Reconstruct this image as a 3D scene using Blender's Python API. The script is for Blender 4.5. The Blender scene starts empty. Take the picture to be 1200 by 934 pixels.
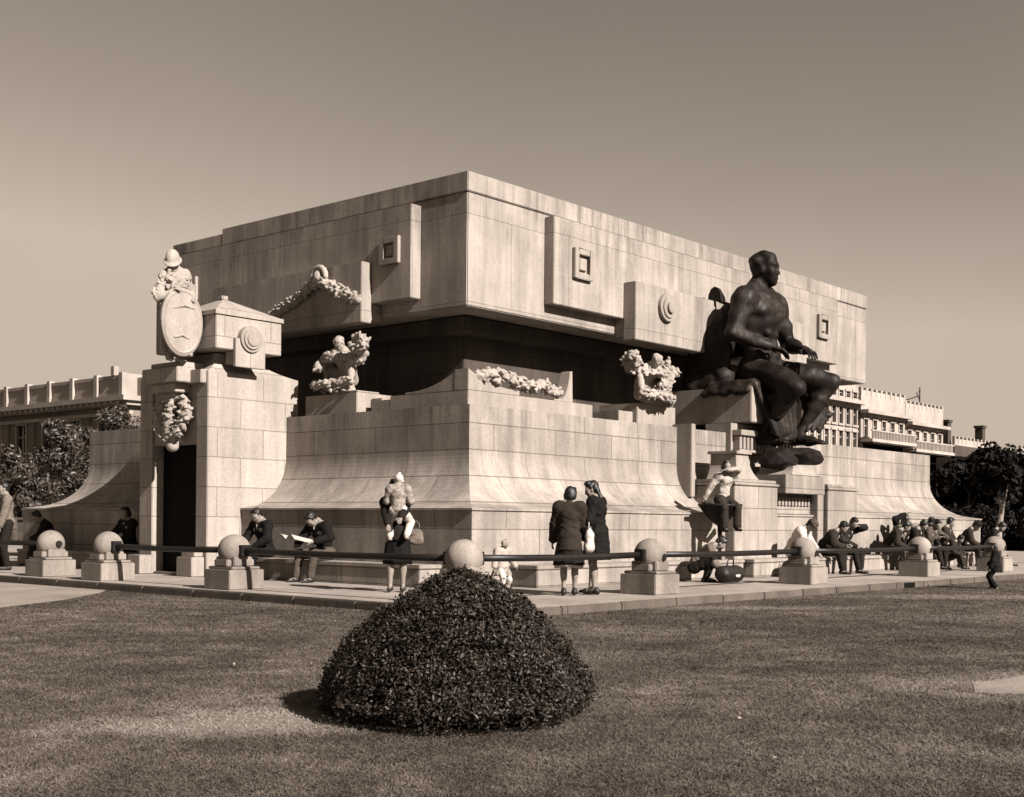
import bpy, bmesh, math, random
import numpy as np
from mathutils import Vector, Matrix, Quaternion
random.seed(7); rng = np.random.default_rng(11)
SC = bpy.context.scene
COL = SC.collection
R_ = math.radians
A = np.array
CAM = A([-14.63, -13.55, 1.05])
FW = A([math.cos(R_(41)), math.sin(R_(41)), 0]); RT = A([math.sin(R_(41)), -math.cos(R_(41)), 0])

# ------------------------------------------------------------------ materials
class NT:
    def __init__(s, name):
        s.m = bpy.data.materials.new(name); s.m.use_nodes = True
        s.t = s.m.node_tree; s.n = s.t.nodes
        s.b = s.n['Principled BSDF']
    def new(s, t, **kw):
        n = s.n.new(t)
        for k, v in kw.items(): setattr(n, k, v)
        return n
    def link(s, a, b): s.t.links.new(a, b)
    def val(s, sock, v):
        if hasattr(v, 'is_output') or isinstance(v, bpy.types.NodeSocket): s.link(v, sock)
        else: sock.default_value = v
    def math(s, op, a, b=0.0, c=None):
        n = s.new('ShaderNodeMath', operation=op); s.val(n.inputs[0], a); s.val(n.inputs[1], b)
        if c is not None: s.val(n.inputs[2], c)
        return n.outputs[0]
    def mix(s, f, a, b, mode='MIX'):
        n = s.new('ShaderNodeMix', data_type='RGBA', blend_type=mode)
        s.val(n.inputs[0], f); s.val(n.inputs[6], a); s.val(n.inputs[7], b); return n.outputs[2]
    def noise(s, vec, scale, detail=4, rough=.55):
        n = s.new('ShaderNodeTexNoise'); n.inputs['Scale'].default_value = scale
        n.inputs['Detail'].default_value = detail; n.inputs['Roughness'].default_value = rough
        if vec is not None: s.link(vec, n.inputs['Vector'])
        return n.outputs['Fac']
    def ramp(s, f, stops):
        n = s.new('ShaderNodeValToRGB'); r = n.color_ramp
        while len(r.elements) < len(stops): r.elements.new(.5)
        for e, (p, c) in zip(r.elements, stops):
            e.position = p; e.color = (c, c, c, 1) if isinstance(c, (int, float)) else (*c, 1)
        s.link(f, n.inputs[0]); return n.outputs[0]
    def maprange(s, f, a, b, c, d):
        n = s.new('ShaderNodeMapRange'); s.val(n.inputs[0], f)
        for i, v in enumerate((a, b, c, d)): n.inputs[i+1].default_value = v
        return n.outputs[0]
    def scale(s, vec, v):
        n = s.new('ShaderNodeVectorMath', operation='MULTIPLY'); s.link(vec, n.inputs[0]); n.inputs[1].default_value = v
        return n.outputs[0]
    def pos(s): return s.new('ShaderNodeNewGeometry').outputs['Position']
    def obj(s): return s.new('ShaderNodeTexCoord').outputs['Object']
    def bump(s, h, strength, dist=.02):
        n = s.new('ShaderNodeBump'); n.inputs['Strength'].default_value = strength; n.inputs['Distance'].default_value = dist
        s.link(h, n.inputs['Height']); s.link(n.outputs[0], s.b.inputs['Normal'])

ALB = .40
def sep(l):                       # sepia toned colour of luminance-like value l: the print is toned brown
    l *= ALB
    return (l, l*.955*l**.06, l*.91*l**.125, 1)

def stone(name, l, row=.42, bw=1.5, zoff=0., joint=.55, streak=.35, blotch=.3, rough=.85, mort=.011, var=.08, flat=False, drip=None):
    m = NT(name); p = m.pos(); geo = m.new('ShaderNodeNewGeometry')
    sx = m.new('ShaderNodeSeparateXYZ'); m.link(p, sx.inputs[0])
    sn = m.new('ShaderNodeSeparateXYZ'); m.link(geo.outputs['True Normal'], sn.inputs[0])
    ax = m.math('ABSOLUTE', sn.outputs[0]); ay = m.math('ABSOLUTE', sn.outputs[1])
    isx = m.math('GREATER_THAN', ax, ay)
    u = m.math('ADD', m.math('MULTIPLY', sx.outputs[1], isx), m.math('MULTIPLY', sx.outputs[0], m.math('SUBTRACT', 1.0, isx)))
    cb = m.new('ShaderNodeCombineXYZ'); m.link(u, cb.inputs[0]); m.link(m.math('ADD', sx.outputs[1 if flat else 2], zoff), cb.inputs[1])
    if flat: m.link(sx.outputs[0], cb.inputs[0])
    if joint > 0:
        br = m.new('ShaderNodeTexBrick'); m.link(cb.outputs[0], br.inputs['Vector'])
        br.inputs['Scale'].default_value = 1; br.inputs['Brick Width'].default_value = bw; br.inputs['Row Height'].default_value = row
        br.inputs['Mortar Size'].default_value = mort; br.inputs['Mortar Smooth'].default_value = .35; br.inputs['Bias'].default_value = 0
        br.inputs['Color1'].default_value = sep(l*(1+var)); br.inputs['Color2'].default_value = sep(l*(1-var)); br.inputs['Mortar'].default_value = sep(l*(1-joint))
        c = br.outputs['Color']; mf = br.outputs['Fac']
    else:
        rgb = m.new('ShaderNodeRGB'); rgb.outputs[0].default_value = sep(l); c = rgb.outputs[0]; mf = None
    st = m.noise(m.scale(p, (3, 3, .35)), 1.0, 6, .62)
    st2 = m.noise(m.scale(p, (10, 10, .8)), 1.0, 4, .65)
    bl = m.noise(p, .9, 5, .6); sp = m.noise(p, 55, 2, .6); sp2 = m.noise(p, 14, 4, .6)
    k = m.maprange(st, .38, .66, 1.06, 1-streak)
    k2 = m.maprange(st2, .4, .72, 1.03, 1-streak*.4)
    b1 = m.maprange(bl, .3, .72, 1+blotch*.35, 1-blotch*.65)
    s1 = m.maprange(sp, .3, .7, .82, 1.14); s2 = m.maprange(sp2, .3, .7, .93, 1.06)
    if drip:
        ztop, ln, amt = drip
        fall = m.maprange(sx.outputs[2], ztop-ln, ztop, 0, 1); n9 = m.noise(m.scale(p, (4.5, 4.5, .4)), 1.0, 6, .68)
        k = m.math('MULTIPLY', k, m.math('SUBTRACT', 1.0, m.math('MULTIPLY', m.math('MULTIPLY', m.math('MULTIPLY', m.maprange(n9, .44, .62, 0, 1), m.maprange(m.noise(p, .55, 3, .6), .42, .58, .1, 1)), fall), amt)))
    tot = m.math('MULTIPLY', m.math('MULTIPLY', k, k2), m.math('MULTIPLY', b1, m.math('MULTIPLY', s1, s2)))
    cc = m.new('ShaderNodeCombineColor')
    for i in range(3): m.link(tot, cc.inputs[i])
    m.link(m.mix(1.0, c, cc.outputs[0], 'MULTIPLY'), m.b.inputs['Base Color'])
    m.b.inputs['Roughness'].default_value = rough; m.b.inputs['Specular IOR Level'].default_value = .25
    h = m.math('ADD', m.math('MULTIPLY', sp2, .35), m.math('MULTIPLY', sp, .2))
    if mf is not None: h = m.math('SUBTRACT', h, mf)
    m.bump(h, .35, .015)
    return m.m

def plain(name, l, rough=.7, var=.25, nscale=12, spec=.3, metal=0., bump=.15):
    m = NT(name); p = m.obj()
    n1 = m.noise(p, nscale, 4); n2 = m.noise(p, nscale*.22, 3)
    k = m.math('MULTIPLY', m.maprange(n1, .3, .7, 1-var*.6, 1+var*.6), m.maprange(n2, .3, .7, 1-var*.6, 1+var*.6))
    cc = m.new('ShaderNodeCombineColor')
    for i in range(3): m.link(k, cc.inputs[i])
    m.link(m.mix(1.0, sep(l), cc.outputs[0], 'MULTIPLY'), m.b.inputs['Base Color'])
    m.b.inputs['Roughness'].default_value = rough; m.b.inputs['Specular IOR Level'].default_value = spec; m.b.inputs['Metallic'].default_value = metal
    if bump: m.bump(n1, bump, .02)
    return m.m

def cloth_pattern(name, l1, l2, scale=30):
    m = NT(name); p = m.obj()
    v = m.noise(p, scale, 2)
    m.link(m.mix(m.maprange(v, .48, .56, 0, 1), sep(l1), sep(l2)), m.b.inputs['Base Color']); m.b.inputs['Roughness'].default_value = .85
    m.bump(m.noise(p, 18, 3), .3, .02)
    return m.m

def leafmat(name, l, var=.6, spec=.4, rough=.45, trans=.0):
    m = NT(name); p = m.pos()
    n1 = m.noise(p, 9, 2); n2 = m.noise(p, 60, 1)
    k = m.math('MULTIPLY', m.maprange(n1, .3, .7, 1-var*.5, 1+var*.5), m.maprange(n2, .3, .7, 1-var, 1+var))
    cc = m.new('ShaderNodeCombineColor')
    for i in range(3): m.link(k, cc.inputs[i])
    m.link(m.mix(1.0, sep(l), cc.outputs[0], 'MULTIPLY'), m.b.inputs['Base Color'])
    m.b.inputs['Roughness'].default_value = rough; m.b.inputs['Specular IOR Level'].default_value = spec
    return m.m

M = {}
M['base'] = stone('granite_base', .52, .45, 1.7, -.03, .5, .30, .45, var=.09, drip=(3.06, 1.1, .5))
M['box'] = stone('granite_chamber', .54, 1.62, 1.45, -5.02-.08, .34, .26, .42, mort=.010, var=.06, drip=(7.3, 2.1, .5))
M['pylon'] = stone('granite_pylon', .55, .55, 1.05, .0, .4, .16, .22)
M['smooth'] = stone('granite_dressed', .50, joint=0, streak=.22, blotch=.25)
M['carve'] = stone('carved_stone', .56, joint=0, streak=.2, blotch=.4)
M['stone_shade_tint'] = stone('granite_shade_tint', .11, .5, 1.2, 0, .4, .4, .35)  # stone coloured extra dark: shade under the overhang is put into the colour
M['bollard'] = stone('granite_bollard', .46, joint=0, streak=.25, blotch=.55)
M['pave'] = stone('pavement_slabs', .50, .84, 1.26, joint=.3, streak=.1, blotch=.45, flat=True)
M['kerb'] = stone('granite_kerb', .18, .5, 1.25, .3, .55, .25, .5)
M['bronze'] = None
def bronze():
    m = NT('bronze'); p = m.pos()
    n = m.noise(p, 1.6, 5); n2 = m.noise(p, 9, 4); st = m.noise(m.scale(p, (6, 6, .7)), 1, 4)
    f = m.math('MULTIPLY', n, m.math('ADD', n2, .3))
    c = m.ramp(f, [(.2, (.003, .0017, .001)), (.42, (.0075, .0045, .003)), (.66, (.030, .021, .015))])
    m.link(c, m.b.inputs['Base Color']); m.b.inputs['Metallic'].default_value = .25
    m.link(m.maprange(st, .3, .7, .48, .8), m.b.inputs['Roughness']); m.b.inputs['Specular IOR Level'].default_value = .22
    m.bump(n2, .3, .03); return m.m
M['bronze'] = bronze()
M['rail'] = plain('painted_rail', .012, .5, .3, 8)
M['black'] = plain('black_cloth', .007, .85, .4, 10, .15)
M['dark'] = plain('dark_cloth', .016, .85, .4, 10, .15)
M['brown'] = plain('brown_tweed', .038, .9, .35, 14, .15)
M['mid'] = plain('mid_cloth', .10, .9, .35, 14, .15)
M['grey'] = plain('grey_cloth', .22, .9, .3, 14, .15)
M['light'] = plain('light_cloth', .55, .85, .2, 12, .15)
M['white'] = plain('white_cloth', .78, .8, .1, 12, .15)
M['patt'] = cloth_pattern('printed_cotton', .62, .36, 26)
M['patt2'] = cloth_pattern('checked_wool', .42, .24, 22)
M['skin'] = plain('skin', .36, .6, .15, 12, .3, bump=0)
M['hair'] = plain('dark_hair', .010, .5, .5, 40, .35, bump=.4)
M['eye'] = plain('eye_dark', .01, .3, 0, 5, .5, bump=0)
M['paper'] = cloth_pattern('newsprint', .72, .5, 60)
M['leather'] = plain('dark_leather', .018, .6, .4, 10, .3)
M['door'] = plain('bronze_door', .004, .8, .4, 6, .1)
M['glass'] = plain('window_glass', .012, .15, .2, 1, .5, bump=0)
M['plaster'] = plain('light_plaster', .58, .9, .25, .6, .2, bump=.05)
M['plaster2'] = plain('grey_plaster', .30, .9, .3, .5, .2, bump=.05)
M['darkwall'] = plain('dark_masonry', .10, .9, .3, .5, .2)
M['iron'] = plain('iron', .02, .6, .2, 5)
M['bush'] = leafmat('box_leaves', .047, .9, .2, .5)
M['bush_light_block'] = plain('shrub_light_block', .008, .95, .4, 10, .05)
M['treeL'] = leafmat('plane_leaves', .085, .6, .35, .5)
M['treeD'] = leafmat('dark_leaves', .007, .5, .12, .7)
M['bark'] = plain('bark', .11, .95, .4, 6)
M['barkL'] = plain('pale_bark', .42, .95, .4, 6)
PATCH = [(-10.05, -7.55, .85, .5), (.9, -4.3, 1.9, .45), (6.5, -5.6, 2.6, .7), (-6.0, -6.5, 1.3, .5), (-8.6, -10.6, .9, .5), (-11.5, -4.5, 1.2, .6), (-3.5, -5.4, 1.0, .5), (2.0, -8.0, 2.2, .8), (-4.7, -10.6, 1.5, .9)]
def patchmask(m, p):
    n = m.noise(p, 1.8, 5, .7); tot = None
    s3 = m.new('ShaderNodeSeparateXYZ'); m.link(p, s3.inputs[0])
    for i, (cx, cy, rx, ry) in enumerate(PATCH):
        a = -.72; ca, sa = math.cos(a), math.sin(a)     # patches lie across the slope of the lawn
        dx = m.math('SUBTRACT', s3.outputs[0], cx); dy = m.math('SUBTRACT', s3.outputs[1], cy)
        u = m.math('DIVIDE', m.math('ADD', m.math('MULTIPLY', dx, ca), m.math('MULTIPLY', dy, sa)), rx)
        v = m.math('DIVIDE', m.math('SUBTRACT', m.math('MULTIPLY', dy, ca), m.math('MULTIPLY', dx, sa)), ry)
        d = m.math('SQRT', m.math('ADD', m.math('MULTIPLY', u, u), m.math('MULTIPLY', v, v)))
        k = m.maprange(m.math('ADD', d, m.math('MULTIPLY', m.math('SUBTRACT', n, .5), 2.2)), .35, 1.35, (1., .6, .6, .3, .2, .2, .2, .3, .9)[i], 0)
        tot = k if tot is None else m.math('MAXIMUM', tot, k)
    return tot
def lawn():
    m = NT('lawn_soil'); p = m.pos()
    n1 = m.noise(p, .35, 5, .6); n2 = m.noise(p, 2.2, 5, .65); n3 = m.noise(p, 40, 3, .7); n4 = m.noise(p, 160, 2, .7)
    k = m.math('ADD', m.math('MULTIPLY', n1, .35), m.math('ADD', m.math('MULTIPLY', n2, .3), m.math('ADD', m.math('MULTIPLY', n3, .2), m.math('MULTIPLY', n4, .15))))
    c = m.ramp(k, [(.36, sep(.06)[:3]), (.48, sep(.12)[:3]), (.56, sep(.20)[:3]), (.66, sep(.36)[:3])])
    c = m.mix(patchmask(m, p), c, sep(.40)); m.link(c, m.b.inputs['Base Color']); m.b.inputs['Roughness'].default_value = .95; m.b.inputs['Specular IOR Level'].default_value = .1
    m.bump(m.math('ADD', n3, n4), .6, .03); return m.m
M['lawn'] = lawn()
def grassmat():
    m = NT('grass_blades'); p = m.pos()
    n1 = m.noise(p, .35, 5, .6); n2 = m.noise(p, 2.2, 5, .65); n3 = m.noise(p, 70, 1)
    k = m.math('ADD', m.math('MULTIPLY', n1, .32), m.math('ADD', m.math('MULTIPLY', n2, .42), m.math('MULTIPLY', n3, .26)))
    c = m.ramp(k, [(.37, sep(.06)[:3]), (.47, sep(.125)[:3]), (.56, sep(.22)[:3]), (.66, sep(.42)[:3])])
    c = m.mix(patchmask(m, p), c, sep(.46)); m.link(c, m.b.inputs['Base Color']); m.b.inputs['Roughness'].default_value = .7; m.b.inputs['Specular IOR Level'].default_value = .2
    return m.m
M['grass'] = grassmat()
M['path'] = stone('gravel_path', .40, joint=0, streak=0, blotch=.5)
M['dirt'] = stone('dry_earth', .33, joint=0, streak=0, blotch=.5)

# ------------------------------------------------------------------ mesh helpers
def link_mesh(name, me, mat, parent=None, loc=(0, 0, 0), rz=0., smooth=False):
    o = bpy.data.objects.new(name, me); COL.objects.link(o)
    for mm in (mat if isinstance(mat, (list, tuple)) else [mat]): me.materials.append(mm)
    o.location = loc; o.rotation_euler = (0, 0, rz)
    if parent is not None: o.parent = parent
    if smooth: me.polygons.foreach_set('use_smooth', np.ones(len(me.polygons), dtype=bool))
    return o
def tag(o, label=None, cat=None, group=None, kind=None):
    if label: o['label'] = label
    if cat: o['category'] = cat
    if group: o['group'] = group
    if kind: o['kind'] = kind
    return o
def empty(name, loc=(0, 0, 0), rz=0., label=None, cat=None, group=None):
    o = bpy.data.objects.new(name, None); COL.objects.link(o); o.location = loc; o.rotation_euler = (0, 0, rz)
    return tag(o, label, cat, group)

class MB:
    def __init__(s): s.v = []; s.f = []; s.mi = []
    def add(s, vs, fs, mi=0):
        n = len(s.v); s.v += [tuple(map(float, x)) for x in vs]; s.f += [tuple(i+n for i in f) for f in fs]; s.mi += [mi]*len(fs)
    def box(s, x0, x1, y0, y1, z0, z1, mi=0):
        s.add([(x0, y0, z0), (x1, y0, z0), (x1, y1, z0), (x0, y1, z0), (x0, y0, z1), (x1, y0, z1), (x1, y1, z1), (x0, y1, z1)],
              [(0, 3, 2, 1), (4, 5, 6, 7), (0, 1, 5, 4), (1, 2, 6, 5), (2, 3, 7, 6), (3, 0, 4, 7)], mi)
    def rings(s, rings, cap0=True, cap1=True, mi=0):
        n = len(rings[0]); vs = [p for r in rings for p in r]; fs = []
        for i in range(len(rings)-1):
            for j in range(n):
                k = (j+1) % n; fs.append((i*n+j, i*n+k, (i+1)*n+k, (i+1)*n+j))
        if cap0: fs.append(tuple(range(n-1, -1, -1)))
        if cap1: fs.append(tuple((len(rings)-1)*n+j for j in range(n)))
        s.add(vs, fs, mi)
    def tube(s, pts, rad, n=8, mi=0, cap=True):
        pts = [A(p, float) for p in pts]
        if not hasattr(rad, '__len__'): rad = [rad]*len(pts)
        rs = []; up = A([0, 0, 1.])
        for i, p in enumerate(pts):
            d = pts[min(i+1, len(pts)-1)]-pts[max(i-1, 0)]; d = d/(np.linalg.norm(d)+1e-9)
            a = np.cross(d, up)
            if np.linalg.norm(a) < .05: a = np.cross(d, A([0, 1., 0]))
            a /= np.linalg.norm(a); b = np.cross(a, d)
            rs.append([p+rad[i]*(math.cos(t)*a+math.sin(t)*b) for t in np.linspace(0, 2*math.pi, n, endpoint=False)][::-1])
        s.rings(rs, cap, cap, mi)
    def lathe(s, prof, n=24, c=(0, 0, 0), mi=0):
        rs = [[(c[0]+r*math.cos(t), c[1]+r*math.sin(t), c[2]+z) for t in np.linspace(0, 2*math.pi, n, endpoint=False)] for r, z in prof]
        s.rings(rs, True, True, mi)
    def disc(s, c, r, d, n=28, axis='y', r2=None, mi=0):    # short cylinder standing out along -axis by d
        r2 = r if r2 is None else r2
        def P(rr, k, t):
            if axis == 'y': return (c[0]+rr*math.cos(t), c[1]-k, c[2]+rr*math.sin(t))
            return (c[0]-k, c[1]-rr*math.cos(t), c[2]+rr*math.sin(t))
        ts = np.linspace(0, 2*math.pi, n, endpoint=False)
        s.rings([[P(r, 0, t) for t in ts], [P(r, d*.85, t) for t in ts], [P(r2*.97, d, t) for t in ts]], True, True, mi)
    def mesh(s, name):
        me = bpy.data.meshes.new(name); me.from_pydata(s.v, [], s.f); me.polygons.foreach_set('material_index', s.mi); me.update(); return me
    def build(s, name, mat, parent=None, loc=(0, 0, 0), rz=0., bevel=0., smooth=False):
        me = s.mesh(name)
        if bevel:
            bm = bmesh.new(); bm.from_mesh(me); bmesh.ops.remove_doubles(bm, verts=bm.verts, dist=1e-5)
            bmesh.ops.bevel(bm, geom=[e for e in bm.edges if len(e.link_faces) == 2 and e.calc_face_angle(0) > .5], offset=bevel, segments=2, affect='EDGES', clamp_overlap=True)
            bm.to_mesh(me); bm.free()
        return link_mesh(name, me, mat, parent, loc, rz, smooth)
def box(name, mat, b, parent=None, bevel=.012, **k):
    m = MB(); m.box(*b); return m.build(name, mat, parent, bevel=bevel, **k)

# ------------------------------------------------------------------ organic shapes: signed distance + surface nets
class S:
    def __init__(s): s.p = []
    def cap(s, a, b, ra, rb=None, k=.02): s.p.append(('c', A(a, float), A(b, float), float(ra), float(ra if rb is None else rb), k)); return s
    def ell(s, c, r, M3=None, k=.02, sub=False): s.p.append(('s' if sub else 'e', A(c, float), A(r, float)*np.ones(3), np.eye(3) if M3 is None else M3, k)); return s
    def xform(s, fn): return s
    def bounds(s):
        lo = A([1e9]*3); hi = -lo
        for q in s.p:
            if q[0] == 'c':
                lo = np.minimum(lo, np.minimum(q[1]-q[3], q[2]-q[4])); hi = np.maximum(hi, np.maximum(q[1]+q[3], q[2]+q[4]))
            elif q[0] == 'e':
                r = q[2].max(); lo = np.minimum(lo, q[1]-r); hi = np.maximum(hi, q[1]+r)
        return lo, hi
    def mesh(s, vox, disp=None, clip=None, pad=0.):
        lo, hi = s.bounds(); lo = lo-vox*3-pad; hi = hi+vox*3+pad
        n = np.maximum(4, np.ceil((hi-lo)/vox).astype(int)+1)
        ax = [(lo[i]+vox*np.arange(n[i])).astype(np.float32) for i in range(3)]
        D = np.full(n, 9., np.float32)
        for q in s.p:
            k = q[-1]; mg = k*1.2+vox*3+pad
            if q[0] == 'c': l = np.minimum(q[1]-q[3], q[2]-q[4])-mg; h = np.maximum(q[1]+q[3], q[2]+q[4])+mg
            else: l = q[1]-q[2].max()-mg; h = q[1]+q[2].max()+mg
            i0 = np.clip(np.floor((l-lo)/vox).astype(int), 0, n-1); i1 = np.clip(np.ceil((h-lo)/vox).astype(int)+1, 1, n)
            sl = tuple(slice(i0[i], i1[i]) for i in range(3))
            X, Y, Z = np.meshgrid(*[ax[i][sl[i]] for i in range(3)], indexing='ij')
            if q[0] == 'c':
                a, b = q[1], q[2]; ba = b-a; L2 = ba.dot(ba)+1e-12
                px, py, pz = X-a[0], Y-a[1], Z-a[2]
                t = np.clip((px*ba[0]+py*ba[1]+pz*ba[2])/L2, 0, 1)
                d = np.sqrt((px-t*ba[0])**2+(py-t*ba[1])**2+(pz-t*ba[2])**2)-(q[3]+(q[4]-q[3])*t)
            else:
                Mi = q[3].T; r = q[2]
                px, py, pz = X-q[1][0], Y-q[1][1], Z-q[1][2]
                a = (Mi[0, 0]*px+Mi[0, 1]*py+Mi[0, 2]*pz)/r[0]; b = (Mi[1, 0]*px+Mi[1, 1]*py+Mi[1, 2]*pz)/r[1]; c = (Mi[2, 0]*px+Mi[2, 1]*py+Mi[2, 2]*pz)/r[2]
                k0 = np.sqrt(a*a+b*b+c*c); k1 = np.sqrt((a/r[0])**2+(b/r[1])**2+(c/r[2])**2)+1e-9
                d = k0*(k0-1)/k1
                d = np.where(k0 < 1e-4, -r.min(), d)
            d0 = D[sl]
            if q[0] == 's': hh = np.clip(.5-.5*(d0+d)/k, 0, 1); D[sl] = d0*(1-hh)-d*hh+k*hh*(1-hh)
            else: hh = np.clip(.5+.5*(d0-d)/k, 0, 1); D[sl] = d0*(1-hh)+d*hh-k*hh*(1-hh)
        if disp is not None or clip is not None:
            X, Y, Z = np.meshgrid(*ax, indexing='ij')
            if disp is not None: D = D+disp(X, Y, Z)
            if clip is not None: D = np.maximum(D, clip(X, Y, Z))
        return nets(D, lo, vox)

def nets(D, lo, vox):
    D = D.astype(np.float32); ins = D < 0
    n = D.shape; cs = tuple(x-1 for x in n)
    off = [(i, j, k) for i in (0, 1) for j in (0, 1) for k in (0, 1)]
    g = lambda a, o: a[o[0]:o[0]+cs[0], o[1]:o[1]+cs[1], o[2]:o[2]+cs[2]]
    cnt = sum(g(ins, o).astype(np.int8) for o in off); mask = (cnt > 0) & (cnt < 8)
    idx = np.argwhere(mask); nv = len(idx)
    vid = np.full(cs, -1, np.int64); vid[mask] = np.arange(nv)
    acc = np.zeros((nv, 3)); w = np.zeros(nv)
    for a in off:
        for ax_ in range(3):
            if a[ax_]: continue
            b = list(a); b[ax_] = 1
            va = D[idx[:, 0]+a[0], idx[:, 1]+a[1], idx[:, 2]+a[2]]; vb = D[idx[:, 0]+b[0], idx[:, 1]+b[1], idx[:, 2]+b[2]]
            c = (va < 0) != (vb < 0); t = np.where(c, va/(va-vb+1e-20), 0)
            p = np.tile(A(a, float), (nv, 1)); p[:, ax_] = t
            acc[c] += p[c]; w[c] += 1
    V = lo+(idx+acc/w[:, None])*vox
    Fs = []
    for ax_ in range(3):
        u, v = (ax_+1) % 3, (ax_+2) % 3
        s0 = [slice(None)]*3; s1 = [slice(None)]*3; s0[ax_] = slice(0, -1); s1[ax_] = slice(1, None)
        ch = ins[tuple(s0)] != ins[tuple(s1)]
        e = np.argwhere(ch); ok = (e[:, u] > 0) & (e[:, v] > 0) & (e[:, u] < cs[u]) & (e[:, v] < cs[v]); e = e[ok]
        if not len(e): continue
        q = []
        for du, dv in ((-1, -1), (0, -1), (0, 0), (-1, 0)):
            c = e.copy(); c[:, u] += du; c[:, v] += dv; q.append(vid[c[:, 0], c[:, 1], c[:, 2]])
        q = np.stack(q, 1); fl = ~ins[e[:, 0], e[:, 1], e[:, 2]]; q[fl] = q[fl][:, ::-1]
        Fs.append(q)
    return V, np.concatenate(Fs)

def np_mesh(name, V, F, mi=None):
    me = bpy.data.meshes.new(name); k = F.shape[1]
    me.vertices.add(len(V)); me.vertices.foreach_set('co', np.asarray(V, np.float32).ravel())
    me.loops.add(F.size); me.loops.foreach_set('vertex_index', F.astype(np.int32).ravel())
    me.polygons.add(len(F)); me.polygons.foreach_set('loop_start', np.arange(0, F.size, k, dtype=np.int32))
    if mi is not None: me.polygons.foreach_set('material_index', mi)
    me.update(calc_edges=True); me.validate(); return me
def sdf_obj(name, s, vox, mat, parent=None, extra=None, disp=None, clip=None, pad=0., **k):
    V, F = s.mesh(vox, disp, clip, pad)
    if extra is not None and len(extra.v):
        me = bpy.data.meshes.new(name); fs = [tuple(f) for f in F.tolist()]; n = len(V)
        me.from_pydata([tuple(v) for v in V.tolist()]+extra.v, [], fs+[tuple(i+n for i in f) for f in extra.f])
        me.polygons.foreach_set('material_index', [0]*len(fs)+extra.mi); me.update()
    else: me = np_mesh(name, V, F)
    return link_mesh(name, me, mat, parent, smooth=True, **k)
def wrinkle(amp, f=1.):
    def d(X, Y, Z): return amp*(np.sin(31*f*X+9*np.sin(11*f*Z))*np.sin(23*f*Z+5*np.sin(17*f*Y))+.6*np.sin(53*f*Y+19*f*Z))
    return d

# ------------------------------------------------------------------ people
def nrm(v): return v/(np.linalg.norm(v)+1e-9)
def ik(a, t, l1, l2, pole):
    d = t-a; L = np.linalg.norm(d); dr = d/(L+1e-9); L = min(max(L, abs(l1-l2)+.01), (l1+l2)*.998)
    x = (l1*l1-l2*l2+L*L)/(2*L); h = math.sqrt(max(l1*l1-x*x, 0)); pv = nrm(pole-dr*pole.dot(dr))
    return a+dr*x+pv*h, a+dr*L
def rot(ax, deg):
    return A(Matrix.Rotation(R_(deg), 3, ax))
def joints(H, P, fem=False):
    """local frame: x right, y forward, z up.  P: pel, lean, twist, side, head=(pitch,yaw), feet, hands, kpole, epole"""
    J = {}; pel = A(P.get('pel', (0, 0, .52)))*H; lean = P.get('lean', 2); tw = P.get('twist', 0); sd = P.get('side', 0)
    Rh = rot('Z', tw) @ rot('Y', sd*.5) @ rot('X', -lean*.5); Rc = rot('Z', tw) @ rot('Y', sd) @ rot('X', -lean)
    X, Y, Z = A([1., 0, 0]), A([0, 1., 0]), A([0, 0, 1.])
    J['pel'] = pel; J['mid'] = pel+Rh@Z*.10*H; J['chest'] = J['mid']+Rc@Z*.115*H; J['sl'] = J['chest']+Rc@Z*.075*H
    hw = (.095 if fem else .108)*H
    hp, hy = P.get('head', (0, 0)); Rn = Rc @ rot('Z', hy) @ rot('X', -hp)
    J['neck'] = J['sl']+(Rc@Z)*.03*H; J['hc'] = J['neck']+(Rn@Z)*.085*H+(Rn@Y)*.018*H
    J['Rc'] = Rc; J['Rn'] = Rn; J['Rp'] = rot('Z', tw*.4)
    feet = P.get('feet', ((-.055, 0, .045), (.055, .02, .045))); hands = P.get('hands', ((-.17, .04, .42), (.17, .05, .42)))
    kp = P.get('kpole', (A([-.1, 1., .2]), A([.1, 1., .2]))); ep = P.get('epole', (A([-.6, -1., -.2]), A([.6, -1., -.2])))
    for i, sg, n in ((0, -1, 'L'), (1, 1, 'R')):
        J['hip'+n] = pel+J['Rp']@X*sg*.052*H
        J['knee'+n], J['ank'+n] = ik(J['hip'+n], A(feet[i])*H, .245*H, .235*H, A(kp[i], float))
        J['sh'+n] = J['sl']+Rc@X*sg*hw-(Rc@Z)*.012*H
        J['el'+n], J['wr'+n] = ik(J['sh'+n], A(hands[i])*H, .165*H, .15*H, A(ep[i], float))
    tf = P.get('toes', ((-.02, 1, 0), (.02, 1, 0)))
    J['toeL'] = nrm(A(tf[0], float)); J['toeR'] = nrm(A(tf[1], float))
    return J
def frame_from(y, up):
    y = nrm(y); x = nrm(np.cross(y, up)); z = np.cross(x, y); return np.stack([x, y, z], 1)
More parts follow.
